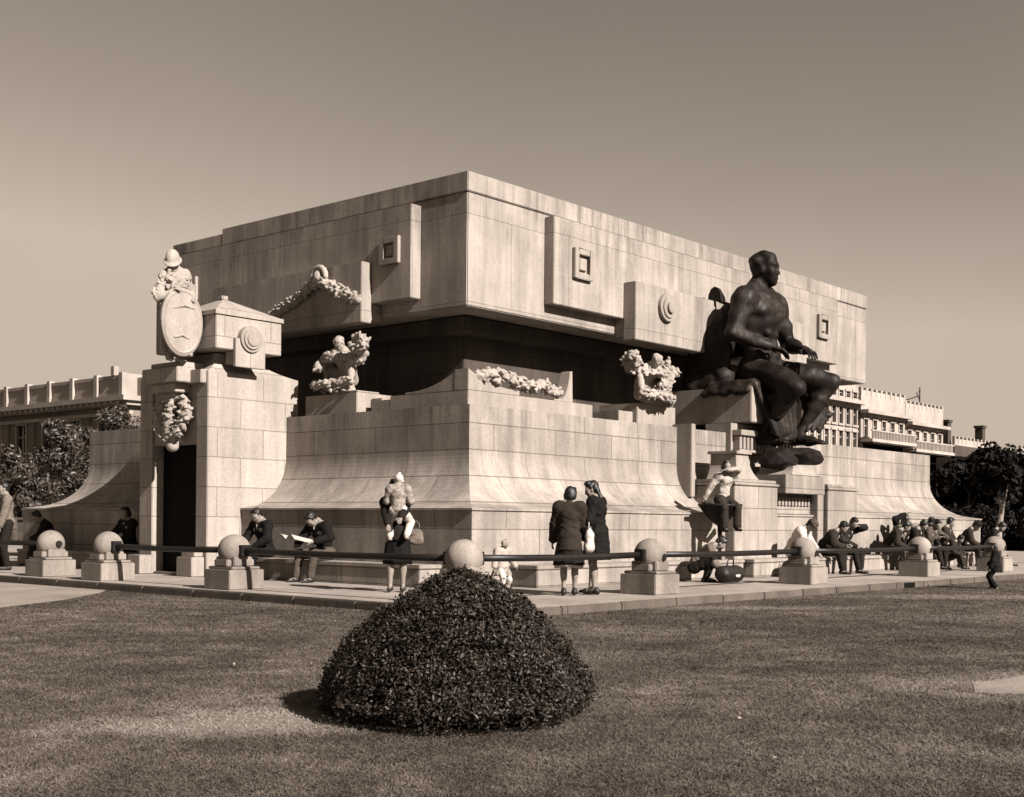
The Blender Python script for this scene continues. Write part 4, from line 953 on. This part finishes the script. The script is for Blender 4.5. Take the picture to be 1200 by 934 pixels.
person('man with his hand at his face beside the hunched brown jacket', (11.45, -.55, 0), 180, 1.72, P_sit(.36, 1.72, 26, .25, hands=((-.05, .22, .60), (.1, .26, .34)), head=(14, -20)), suit('dark'), group=G_)
crowd = [(14.2, -.95, 186, 1.66, 26, (16, 15), 'dark', 'mid', 'man in the front row of the crowd, just right of the broad brown back', {}),
         (15.65, -.75, 170, 1.7, 22, (20, -15), 'mid', 'dark', 'man in a lighter jacket in the front row of the crowd, head lowered', dict(hands=((-.06, .22, .5), (.07, .24, .46)))),
         (13.75, -.55, 198, 1.78, 44, (0, 10), 'brown', 'mid', 'leftmost of the seated crowd, broad brown back bent forward', {}),
         (14.55, -.45, 172, 1.72, 18, (10, -10), 'grey', 'mid', 'man in grey jacket in the crowd with both hands at his mouth', dict(hands=((-.05, .2, .62), (.06, .2, .61)))),
         (15.15, -.3, 160, 1.80, 10, (4, -20), 'black', 'dark', 'tall dark-suited man in the crowd, hand raised to his head', dict(hands=((-.1, .24, .36), (.09, .16, .74)))),
         (16.1, -.4, 178, 1.76, 20, (16, 10), 'dark', 'mid', 'man in dark jacket looking down in the middle of the crowd', {}),
         (16.35, -1.0, 185, 1.42, 30, (20, 0), 'brown', 'brown', 'low squatting figure in brown before the middle of the crowd', {}),
         (17.3, -.45, 190, 1.72, 16, (8, 15), 'brown', 'brown', 'person in brown behind the bollard, head turned away', {}),
         (18.4, -.5, 200, 1.74, 34, (10, -15), 'brown', 'dark', 'person in a wide hat bent beside the white-dressed child', {}),
         (19.9, -.55, 196, 1.80, 40, (12, 0), 'black', 'black', 'last seated man in black at the end of the wall, one leg stretched out', dict(feet=((-.06, .26, .045), (.1, .38, .045))))]
for (x, y, rz, h, ln, hd, c1, c2, lb, kw) in crowd:
    of = suit(c1, c2)
    if 'wide hat' in lb: of = of[:-1]+[('hair', 'hair'), ('hat', 'dark')]
    person(lb, (x, y, 0), rz, h, P_sit(.36 if h > 1.5 else .16, h, ln, .25, head=hd, **kw), of, group=G_)
person('little child in a white dress standing between the last seated people', (18.95, -1.0, 0), 200, .78, dict(pel=(0, 0, .46), lean=4, feet=((-.06, 0, .045), (.06, .03, .045)), hands=((-.17, .12, .5), (.17, .1, .5))),
       [('jacket', 'white', dict(hem=.40, fat=.03)), ('skirt', 'white', dict(hem=.25, flare=.17)), ('shoes', 'leather'), ('hair', 'hair')], True, group=G_)
person('small child in dark coat and trousers standing on the grass by the kerb', (9.35, -4.75, LZ), 20, .92, dict(pel=(0, 0, .46), lean=3, feet=((-.06, 0, .045), (.07, .05, .045)), hands=((-.17, .1, .44), (.16, .14, .5)), head=(6, 20)),
       [('coat', 'black', dict(hem=.34, flare=.14, fat=.03)), ('trousers', 'black', dict(leg=.055)), ('shoes', 'light'), ('hair', 'hair', dict(style='bob'))], group=G_)
m = MB(); m.box(8.3, 8.75, KY-.02, KY-.003, LZ, -.025); tag(m.build('drain_opening', M['door']), 'small dark drain opening in the kerb near the small child', 'drain')

# ------------------------------------------------------------------ foliage
def leaves(P, N, size, seed, spread=.6, fold=.25):
    r = np.random.default_rng(seed); n = len(P)
    N = N+r.normal(0, spread, (n, 3)); N /= np.linalg.norm(N, axis=1)[:, None]
    T = np.cross(N, r.normal(0, 1, (n, 3))); T /= np.linalg.norm(T, axis=1)[:, None]+1e-9; B = np.cross(N, T)
    sz = (np.asarray(size)*r.uniform(.65, 1.35, n))[:, None]
    V = np.stack([P-T*sz, P-B*sz*.52+N*sz*fold, P+T*sz, P+B*sz*.52+N*sz*fold], 1).reshape(-1, 3)
    b = np.arange(n)[:, None]*4
    F = np.concatenate([b+A([[0, 1, 2]]), b+A([[0, 2, 3]])]).astype(np.int32)
    return V, F
def fbm(P, seed, f0=1.):
    r = np.random.default_rng(seed); o = 0
    for k in range(4):
        d = r.normal(0, 1, (3, 3)); ph = r.uniform(0, 6.28, 3); f = f0*1.9**k
        o = o+(np.sin(P@d[0]*f+ph[0])*np.sin(P@d[1]*f+ph[1])+.5*np.sin(P@d[2]*f*1.3+ph[2]))/1.5**k
    return o/2.2
# clipped shrub
SH = A([-9.02, -8.24, LZ]); RB, HB = .855, .865
sh_ = empty('shrub', tuple(SH), 0, 'dense dark clipped mound shrub alone on the lawn', 'shrub')
def shrub_pts(n, seed, shrink=0.):
    r = np.random.default_rng(seed); h = r.uniform(0, 1, n)**1.0; t = r.uniform(0, 2*np.pi, n)
    extra = r.uniform(0, 1, n) < .12; h[extra] = r.uniform(.75, 1, extra.sum())
    def rad(h, t): return (RB*(1-np.clip(h, 0, 1)**1.75)**.73)*(1-.16*np.clip((.16-h)/.16, 0, 1)**1.5)*(1+.035*np.sin(2*t+.6)+.03*np.sin(3*t+2)+.02*np.sin(7*t))
    ro = rad(h, t); P = np.stack([ro*np.cos(t)+.03*(h), ro*np.sin(t), h*HB], 1)
    e = 1e-3; dr = (rad(h+e, t)-rad(h-e, t))/(2*e)/HB
    N = np.stack([np.cos(t), np.sin(t), -dr], 1); N /= np.linalg.norm(N, axis=1)[:, None]
    N[h > .97] = A([0, 0, 1.])
    bump = .022*fbm(P, 12, 2.5)+.034*fbm(P, 5, 6.)+.022*fbm(P, 6, 16.)
    return P+N*(bump-shrink)[:, None] if np.ndim(shrink) else P+N*bump[:, None]-N*shrink, N
r_ = np.random.default_rng(2)
P1, N1 = shrub_pts(56000, 1, 0.); dep = np.abs(r_.normal(0, .05, len(P1)))-.02; cl_ = fbm(P1, 31, 9.); dep = dep+.10*np.clip(cl_-.45, 0, 1)-.05*(r_.uniform(0, 1, len(P1)) < .03)*r_.uniform(0, 1, len(P1)); P1 = P1-N1*dep[:, None]; P1[:, 2] = np.maximum(P1[:, 2], .01)
V, F = leaves(P1, N1*.9+A([0, 0, .25]), .0112*np.random.default_rng(8).choice([.75, 1., 1.25], len(P1)), 3, .8); link_mesh('foliage', np_mesh('foliage', V, F), M['bush'], sh_)
m = MB(); m.lathe([(RB*.83*(1-h**1.75)**.73*(1-.16*max(0, (.16-h)/.16)**1.5), h*HB*.90) for h in np.linspace(0, .995, 18)], 36); m.build('inner_light_block', M['bush_light_block'], sh_, smooth=True)  # solid dark mound added inside the leaves to block light

def tree(label, loc, height, rad, trunk_h, mat, bark, seed, nl=5000, ls=.12, trunk_r=.16, cat='tree', group=None, nclump=34, squash=.8):
    r = np.random.default_rng(seed); q = random.Random(seed)
    t = empty('tree', loc, 0, label, cat, group)
    m = MB(); top = A([q.uniform(-.2, .2), q.uniform(-.2, .2), trunk_h+(height-trunk_h)*.55])
    m.tube([(0, 0, -.05), (0.03, .02, trunk_h*.5), top*.6, top], [trunk_r*1.25, trunk_r, trunk_r*.75, trunk_r*.25], 9)
    cz = (height+trunk_h)/2; hz = (height-trunk_h)/2; cl = []
    for i in range(nclump):
        d = nrm(r.normal(0, 1, 3)); k = r.uniform(.35, .92)
        cl.append((A([d[0]*rad*k, d[1]*rad*k, cz+d[2]*hz*k]), rad*r.uniform(.22, .4)))
    for c, s in cl[:12]:
        b = top*q.uniform(.45, .95); m.tube([b, (b+c)/2+A([0, 0, -.15]), c], [trunk_r*.4, trunk_r*.22, .015], 6)
    m.build('trunk', bark, t)
    P = []; N = []
    for c, s in cl:
        n = int(nl/nclump*s/(rad*.31)); d = r.normal(0, 1, (n, 3)); d /= np.linalg.norm(d, axis=1)[:, None]
        k = r.uniform(.2, 1, n)**.5; P.append(c+d*(s*k)[:, None]*A([1, 1, squash])); N.append(d)
    P = np.concatenate(P); N = np.concatenate(N); P = P+.12*fbm(P, seed, 2.)[:, None]*N
    V, F = leaves(P, N+A([0, 0, .4]), ls, seed+1, .8); link_mesh('crown', np_mesh('crown', V, F), mat, t)
    return t
tg = 'trees on the plaza behind the mausoleum'
LT = [(-3.3, 35.8, 4.2, 1.9, 'bushy grey-leaved tree at the far edge beyond the man in the grey jacket'), (1.5, 36.2, 4.3, 2.0, 'bushy tree in front of the long classical building, above the seated man'),
      (6.4, 33.4, 4.35, 1.9, 'round bushy tree just beyond the curved end of the wall'), (9.3, 32.2, 3.9, 1.3, 'smaller bushy tree touching the curved end of the wall'),
      (15.3, 38.6, 5.9, 1.6, 'tree top showing above the wall, lower beside the pylon'), (19.2, 40.5, 7.3, 2.0, 'tallest tree top above the wall beside the entrance pylon')]
for i, (x, y, h, rd, lb) in enumerate(LT): tree(lb, (x, y, LZ), h, rd, .7 if i < 4 else 1.5, M['treeL'], M['bark'], 60+i, 5200, .10, .13, group=tg)
RTs = [(44.3, 9.3, 4.7, 1.7), (46.2, 8.0, 5.0, 2.3), (47.0, 6.0, 5.0, 2.4), (48.0, 3.6, 5.2, 2.6), (50.5, 1.0, 5.6, 2.8), (50.5, 10.6, 5.2, 1.9), (54.0, 8.5, 5.7, 2.6), (52.5, 11.6, 5.3, 1.4)]
RL = ['dark tree nearest the curved end of the sunlit wall', 'dark tree behind the last seated man', 'dense black-looking tree above the small child', 'dark tree at the edge of the view past the small child', 'dark tree outside the far end of the rail', 'dark tree behind the first row, under the far low roofs',
      'dark tree deep in the grove behind the small child', 'dark tree just behind the top of the sunlit wall']
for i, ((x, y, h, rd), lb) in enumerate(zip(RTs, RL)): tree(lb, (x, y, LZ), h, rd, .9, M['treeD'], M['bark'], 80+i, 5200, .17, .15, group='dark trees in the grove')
HG = [(42.6, 8.2), (43.0, 5.5), (45, 2.5)]
for i, ((x, y), lb) in enumerate(zip(HG, ['low dark bush behind the end of the sunlit wall', 'low dark bush under the black-looking tree', 'low dark bush at the edge of the view'])):
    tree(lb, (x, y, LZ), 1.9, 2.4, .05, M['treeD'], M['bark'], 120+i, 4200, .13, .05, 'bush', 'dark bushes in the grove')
m = MB(); m.tube([(0, 0, -.05), (.05, 0, 1.0), (0, .05, 2.0)], [.13, .11, .09], 9)
t = tree('slim tree with a pale bare trunk in front of the dark grove', (35.4, 4.7, LZ), 4.6, 1.1, 1.9, M['treeD'], M['barkL'], 140, 2400, .12, .12, group=tg)

# grass blades over the visible lawn
def inside(poly, X, Y):
    c = np.zeros(len(X), bool); n = len(poly)
    for i in range(n):
        x0, y0 = poly[i]; x1, y1 = poly[(i+1) % n]
        k = ((y0 > Y) != (y1 > Y)) & (X < (x1-x0)*(Y-y0)/(y1-y0+1e-12)+x0); c ^= k
    return c
r = np.random.default_rng(77); n = 620000
D = 4.3*(26/4.3)**r.uniform(0, 1, n); U = r.uniform(-.47, .47, n)
X = CAM[0]+FW[0]*D+RT[0]*D*U; Y = CAM[1]+FW[1]*D+RT[1]*D*U
keep = ((X < KX-.01) | (Y < KY-.01)) & ~inside([(-40, -6.0), (-12, .2), (-6.52, 2.25), (-5.2, 3.1), (-3.9, 4.3), (KX, 5.0), (KX, 60), (-40, 60)], X, Y) & (np.hypot(X-SH[0], Y-SH[1]) > .6)
keep &= ~inside(WEDGE, X+.13*fbm(np.stack([X, Y, X*0], 1), 3, 5.)+r.normal(0, .05, n), Y+.13*fbm(np.stack([X, Y, X*0], 1), 4, 5.)+r.normal(0, .05, n)) | (r.uniform(0, 1, n) < .06)
Pn = np.stack([X, Y, np.zeros(n)], 1); thin = fbm(Pn, 9, .45)+.6*fbm(Pn, 10, 1.6)
keep &= r.uniform(0, 1, n) < np.clip(1.0-.55*np.clip(thin, 0, 1.4), .25, 1)
dd = np.hypot((X+10.15), (Y+7.65)); keep &= (dd > .4) | (r.uniform(0, 1, n) < .25)
X, Y, D = X[keep], Y[keep], D[keep]; n = len(X); th = r.uniform(0, 2*np.pi, n); hgt = r.uniform(.005, .015, n)*(1+.4*r.uniform(0, 1, n)**4); wd = .0021*(1+D*.10); ln = r.normal(0, .02, (n, 2))
B = np.stack([X, Y, np.full(n, LZ)], 1); Tn = np.stack([np.cos(th)*wd, np.sin(th)*wd, np.zeros(n)], 1)
V = np.stack([B-Tn, B+Tn, B+np.stack([ln[:, 0], ln[:, 1], hgt], 1)], 1).reshape(-1, 3); F = np.arange(3*n, dtype=np.int32).reshape(-1, 3)
tag(link_mesh('grass', np_mesh('grass', V, F), M['grass']), 'short dry lawn grass', 'grass', kind='stuff')

# ------------------------------------------------------------------ buildings round the plaza
def holes_wall(name, mat, W, Ht, holes, depth, parent, y=0., body=8.):
    """front wall in the plane y with recessed openings (x0,x1,z0,z1); sides, top and back closed"""
    xs = sorted({0, W, *[h[0] for h in holes], *[h[1] for h in holes]}); zs = sorted({0, Ht, *[h[2] for h in holes], *[h[3] for h in holes]})
    m = MB()
    for i in range(len(xs)-1):
        for j in range(len(zs)-1):
            cx, cz = (xs[i]+xs[i+1])/2, (zs[j]+zs[j+1])/2
            if any(h[0] < cx < h[1] and h[2] < cz < h[3] for h in holes): continue
            m.add([(xs[i], y, zs[j]), (xs[i+1], y, zs[j]), (xs[i+1], y, zs[j+1]), (xs[i], y, zs[j+1])], [(0, 1, 2, 3)])
    for x0, x1, z0, z1 in holes:
        a = [(x0, y, z0), (x1, y, z0), (x1, y, z1), (x0, y, z1)]; b = [(p[0], y+depth, p[2]) for p in a]
        m.add(a+b, [(0, 4, 5, 1), (1, 5, 6, 2), (2, 6, 7, 3), (3, 7, 4, 0)])
    m.add([(0, y, 0), (0, y, Ht), (0, y+body, Ht), (0, y+body, 0), (W, y, 0), (W, y, Ht), (W, y+body, Ht), (W, y+body, 0)], [(0, 1, 2, 3), (4, 7, 6, 5), (1, 5, 6, 2), (3, 2, 6, 7)])
    return m.build(name, mat, parent)
def window(parent, x0, x1, z0, z1, y, frame, glass, shutter=False):
    m = MB(); t = .14
    m.box(x0-t, x0-.002, y-.07, y-.002, z0, z1); m.box(x1+.002, x1+t, y-.07, y-.002, z0, z1); m.box(x0-t-.08, x1+t+.08, y-.14, y-.002, z1+.002, z1+.22); m.box(x0-t-.08, x1+t+.08, y-.16, y-.002, z0-.2, z0-.002)
    m.box((x0+x1)/2-.04, (x0+x1)/2+.04, y+.13, y+.19, z0, z1); m.box(x0, (x0+x1)/2-.042, y+.13, y+.19, z0+(z1-z0)*.62, z0+(z1-z0)*.62+.08); m.box((x0+x1)/2+.042, x1, y+.13, y+.19, z0+(z1-z0)*.62, z0+(z1-z0)*.62+.08)
    f = m.build('window', frame, parent)
    m = MB(); m.add([(x0, y+.2, z0), (x1, y+.2, z0), (x1, y+.2, z1), (x0, y+.2, z1)], [(0, 1, 2, 3)]); m.build('pane', glass, f); return f
def band(parent, name, mat, W, z0, z1, out, x0=-.05, body=8., bevel=0):
    m = MB(); m.box(x0, W+.05, -out, -.003, z0, z1); return m.build(name, mat, parent)

# long classical building, its near end catching the sun
lb = empty('classical_building', (35.5, 66.0, LZ), R_(-90), 'long classical building with balustraded roofline seen over the trees', 'building'); Wd = 62.
# local x runs 0..Wd away from the viewer's right end backwards: build from -Wd to 0
sub = A([-Wd, 0, 0])
hl = []; nwin = 15
for i in range(nwin):
    x = Wd-3.2-i*4.0
    for z in (1.2, 5.9): hl.append((x-.75, x+.75, z, z+2.5))
root = empty('x'); bpy.data.objects.remove(root)
wl = holes_wall('wall', M['plaster2'], Wd, 9.2, hl, .3, lb, body=16.); wl.location = sub
for x0, x1, z0, z1 in hl: window(lb, x0-Wd, x1-Wd, z0, z1, 0, M['plaster'], M['glass'])
m = MB(); m.box(-Wd-.1, .5, -.55, 16.5, 9.203, 9.5); m.box(-Wd-.1, .8, -1.0, 16.8, 9.503, 9.85); m.box(-Wd-.1, .45, -.3, -.003, 8.55, 8.8); m.box(-Wd-.1, .4, -.18, -.003, 4.9, 5.2); m.box(-Wd-.1, .4, -.2, -.003, 0, .8)
for i in range(78): m.box(-Wd+i*.8, -Wd+i*.8+.35, -.85, -.553, 9.25, 9.48) if False else m.box(-Wd+i*.8, -Wd+i*.8+.35, -.9, -.556, 9.26, 9.49)
m.build('cornice', M['plaster'], lb)
m = MB()
for i in range(20):
    x = -i*3.3; m.box(x-.45, x, -.62, -.2, 9.853, 11.5)
    if i < 19: m.box(x-3.3+.003, x-.453, -.5, -.3, 11.1, 11.35); m.box(x-3.3+.003, x-.453, -.5, -.3, 9.853, 10.15); m.box(x-3.15, x-.6, -.44, -.36, 10.153, 11.097)
m.box(-.45, .0, -.197, 15, 9.853, 11.45); m.box(-1.5, -1.1, -.6, -.2, 11.353, 12.0); m.box(-.0+.003, .9, .6, 15, 9.853, 11.2)
m.build('balustrade', M['plaster'], lb)
for i in range(15): box('pilaster', M['plaster2'], (-1.75-i*4.0, -1.05-i*4.0, -.16, -.003, 5.203, 8.547), lb, 0)

def house(label, loc, W, Ht, cols, rows, mat, kind, seed, wall_body=9.):
    h = empty('town_house', loc, 0, label, 'house'); q = random.Random(seed); hl = []
    z = Ht-rows[0][0]
    for top, hh in rows:
        for i in range(cols):
            c = W*(i+.5)/cols; hl.append((c-.42, c+.42, Ht-top, Ht-top+hh))
    holes_wall('wall', mat, W, Ht, hl, .3, h, body=wall_body)
    for a in hl: window(h, *a, 0, M['plaster'], M['glass'])
    m = MB(); m.box(-.1, W+.1, -.85, -.003, Ht-1.6, Ht-1.25); m.box(-.05, W+.05, -.3, -.003, Ht-1.85, Ht-1.603); m.build('cornice', M['plaster'] if kind != 'dk' else M['darkwall'], h)
    m = MB(); n = max(4, int(W/1.1))
    m.box(0, W, .003, .25, Ht+.003, Ht+.25)
    for i in range(n+1): x = (W-.3)*i/n; m.box(x, x+.3, -.02, .28, Ht+.253, Ht+1.0)
    for i in range(n): x = (W-.3)*i/n; (m.box(x+.303, x+(W-.3)/n-.003, .02, .22, Ht+.253, Ht+.72))
    m.build('parapet', M['plaster'], h)
    if kind == 'bal':
        zb = Ht-rows[0][0]-.25; m = MB(); m.box(-.1, W+.1, -1.3, -.003, zb-.3, zb)
        for i in range(int(W/.35)): m.box(i*.35+.05, i*.35+.17, -1.25, -1.13, zb+.003, zb+.75)
        m.box(-.1, W+.1, -1.28, -1.1, zb+.753, zb+.88); m.build('balcony', M['plaster'], h)
        m = MB(); m.box(.2, W-.2, -1.2, -.05, zb-.42, zb-.303); m.box(.0, W, -.4, -.01, zb-4.0, zb-3.7); m.build('awning', M['darkwall'], h)
        m = MB(); m.box(.5, W-.5, -.03, -.005, zb-3.6, zb-.45); m.build('shop_front', M['door'], h)
    return h
Z0 = LZ
house('tall pale town house with close rows of windows, nearest to the statue', (89.0, 43.0, Z0), 13.2, 14.6, 9, [(1.0, .6), (3.6, 1.6), (6.0, 1.7), (8.4, 1.7), (11.4, 2.1)], M['plaster'], 'plain', 1)
house('pale balconied town house in the middle of the row', (102.9, 43.0, Z0), 10.3, 13.9, 5, [(3.9, 1.75), (9.2, 2.2)], M['plaster'], 'bal', 2)
house('pale balconied town house at the end of the row, a mast on its roof', (113.3, 43.0, Z0), 9.9, 13.4, 5, [(3.9, 1.75), (9.4, 2.2)], M['plaster'], 'bal', 3)
house('low dark building with two chimneys after the end of the pale row', (124.0, 42.0, Z0), 12.5, 10.2, 4, [(3.6, 1.8), (7, 1.8)], M['darkwall'], 'dk', 4)
house('low dark block over the grove, its roof edge pale', (119.0, 33.0, Z0), 7.5, 8.6, 3, [(3.6, 1.8)], M['darkwall'], 'dk', 5)
house('small light block at the edge of the view over the grove', (127.6, 33.5, Z0), 8.5, 9.0, 3, [(3.4, 1.8)], M['plaster'], 'plain', 6)
for x, lbx in ((124.6, 'left chimney of the low dark building'), (134.8, 'taller chimney of the low dark building')):
    m = MB(); m.box(0, .9, 0, .9, 0, 2.6); m.box(-.12, 1.02, -.12, 1.02, 2.603, 2.9); tag(m.build('chimney', M['darkwall'], None, (x, 43.0, Z0+10.2)), lbx, 'chimney')
m = MB(); m.tube([(0, 0, 0), (0, 0, 2.9)], .07, 6); m.tube([(0, 0, 2.0), (-6.5, 0, .6)], .06, 6); m.tube([(-6.5, 0, -.2), (-6.5, 0, 1.2)], .05, 6); m.tube([(0, 0, 2.5), (-.9, 0, 2.2), (0, 0, 1.5)], .05, 6)
tag(m.build('roof_mast', M['iron'], None, (119.2, 44.0, Z0+13.4)), 'thin iron mast with a slanting stay on the roofs of the town houses', 'mast')

# fallen leaves on the lawn
m = MB(); m.add([(-.035, 0, .004), (-.008, -.018, .010), (.03, -.004, .016), (.0, .02, .008), (-.002, 0, .001)], [(0, 1, 4), (1, 2, 4), (2, 3, 4), (3, 0, 4), (0, 3, 2, 1)])
lf = m.build('fallen_leaf', M['light']); q = random.Random(12)
for i, (x, y) in enumerate([(-10.9, -8.9), (-8.0, -9.6), (-9.9, -6.2), (-7.1, -7.4), (-5.4, -8.2), (-11.6, -6.9), (-6.6, -4.9), (-9.3, -3.4), (-4.4, -6.3), (-8.4, -5.2), (-3.9, -8.6), (-10.6, -5.0), (-7.6, -2.6), (-2.4, -4.4), (.8, -5.2), (-5.8, -10.9), (-4.9, -2.4), (-9.0, -10.4), (3.1, -5.9), (-6.1, -.6)]):
    o = lf if i == 0 else lf.copy()
    if i: COL.objects.link(o)
    o.location = (x, y, LZ+.012); o.rotation_euler = (q.uniform(-.3, .3), q.uniform(-.3, .3), q.uniform(0, 6.28)); o.scale = [q.uniform(.35, .6)]*3
    tag(o, 'small pale fallen leaf lying on the lawn', 'leaf', 'fallen leaves on the lawn')
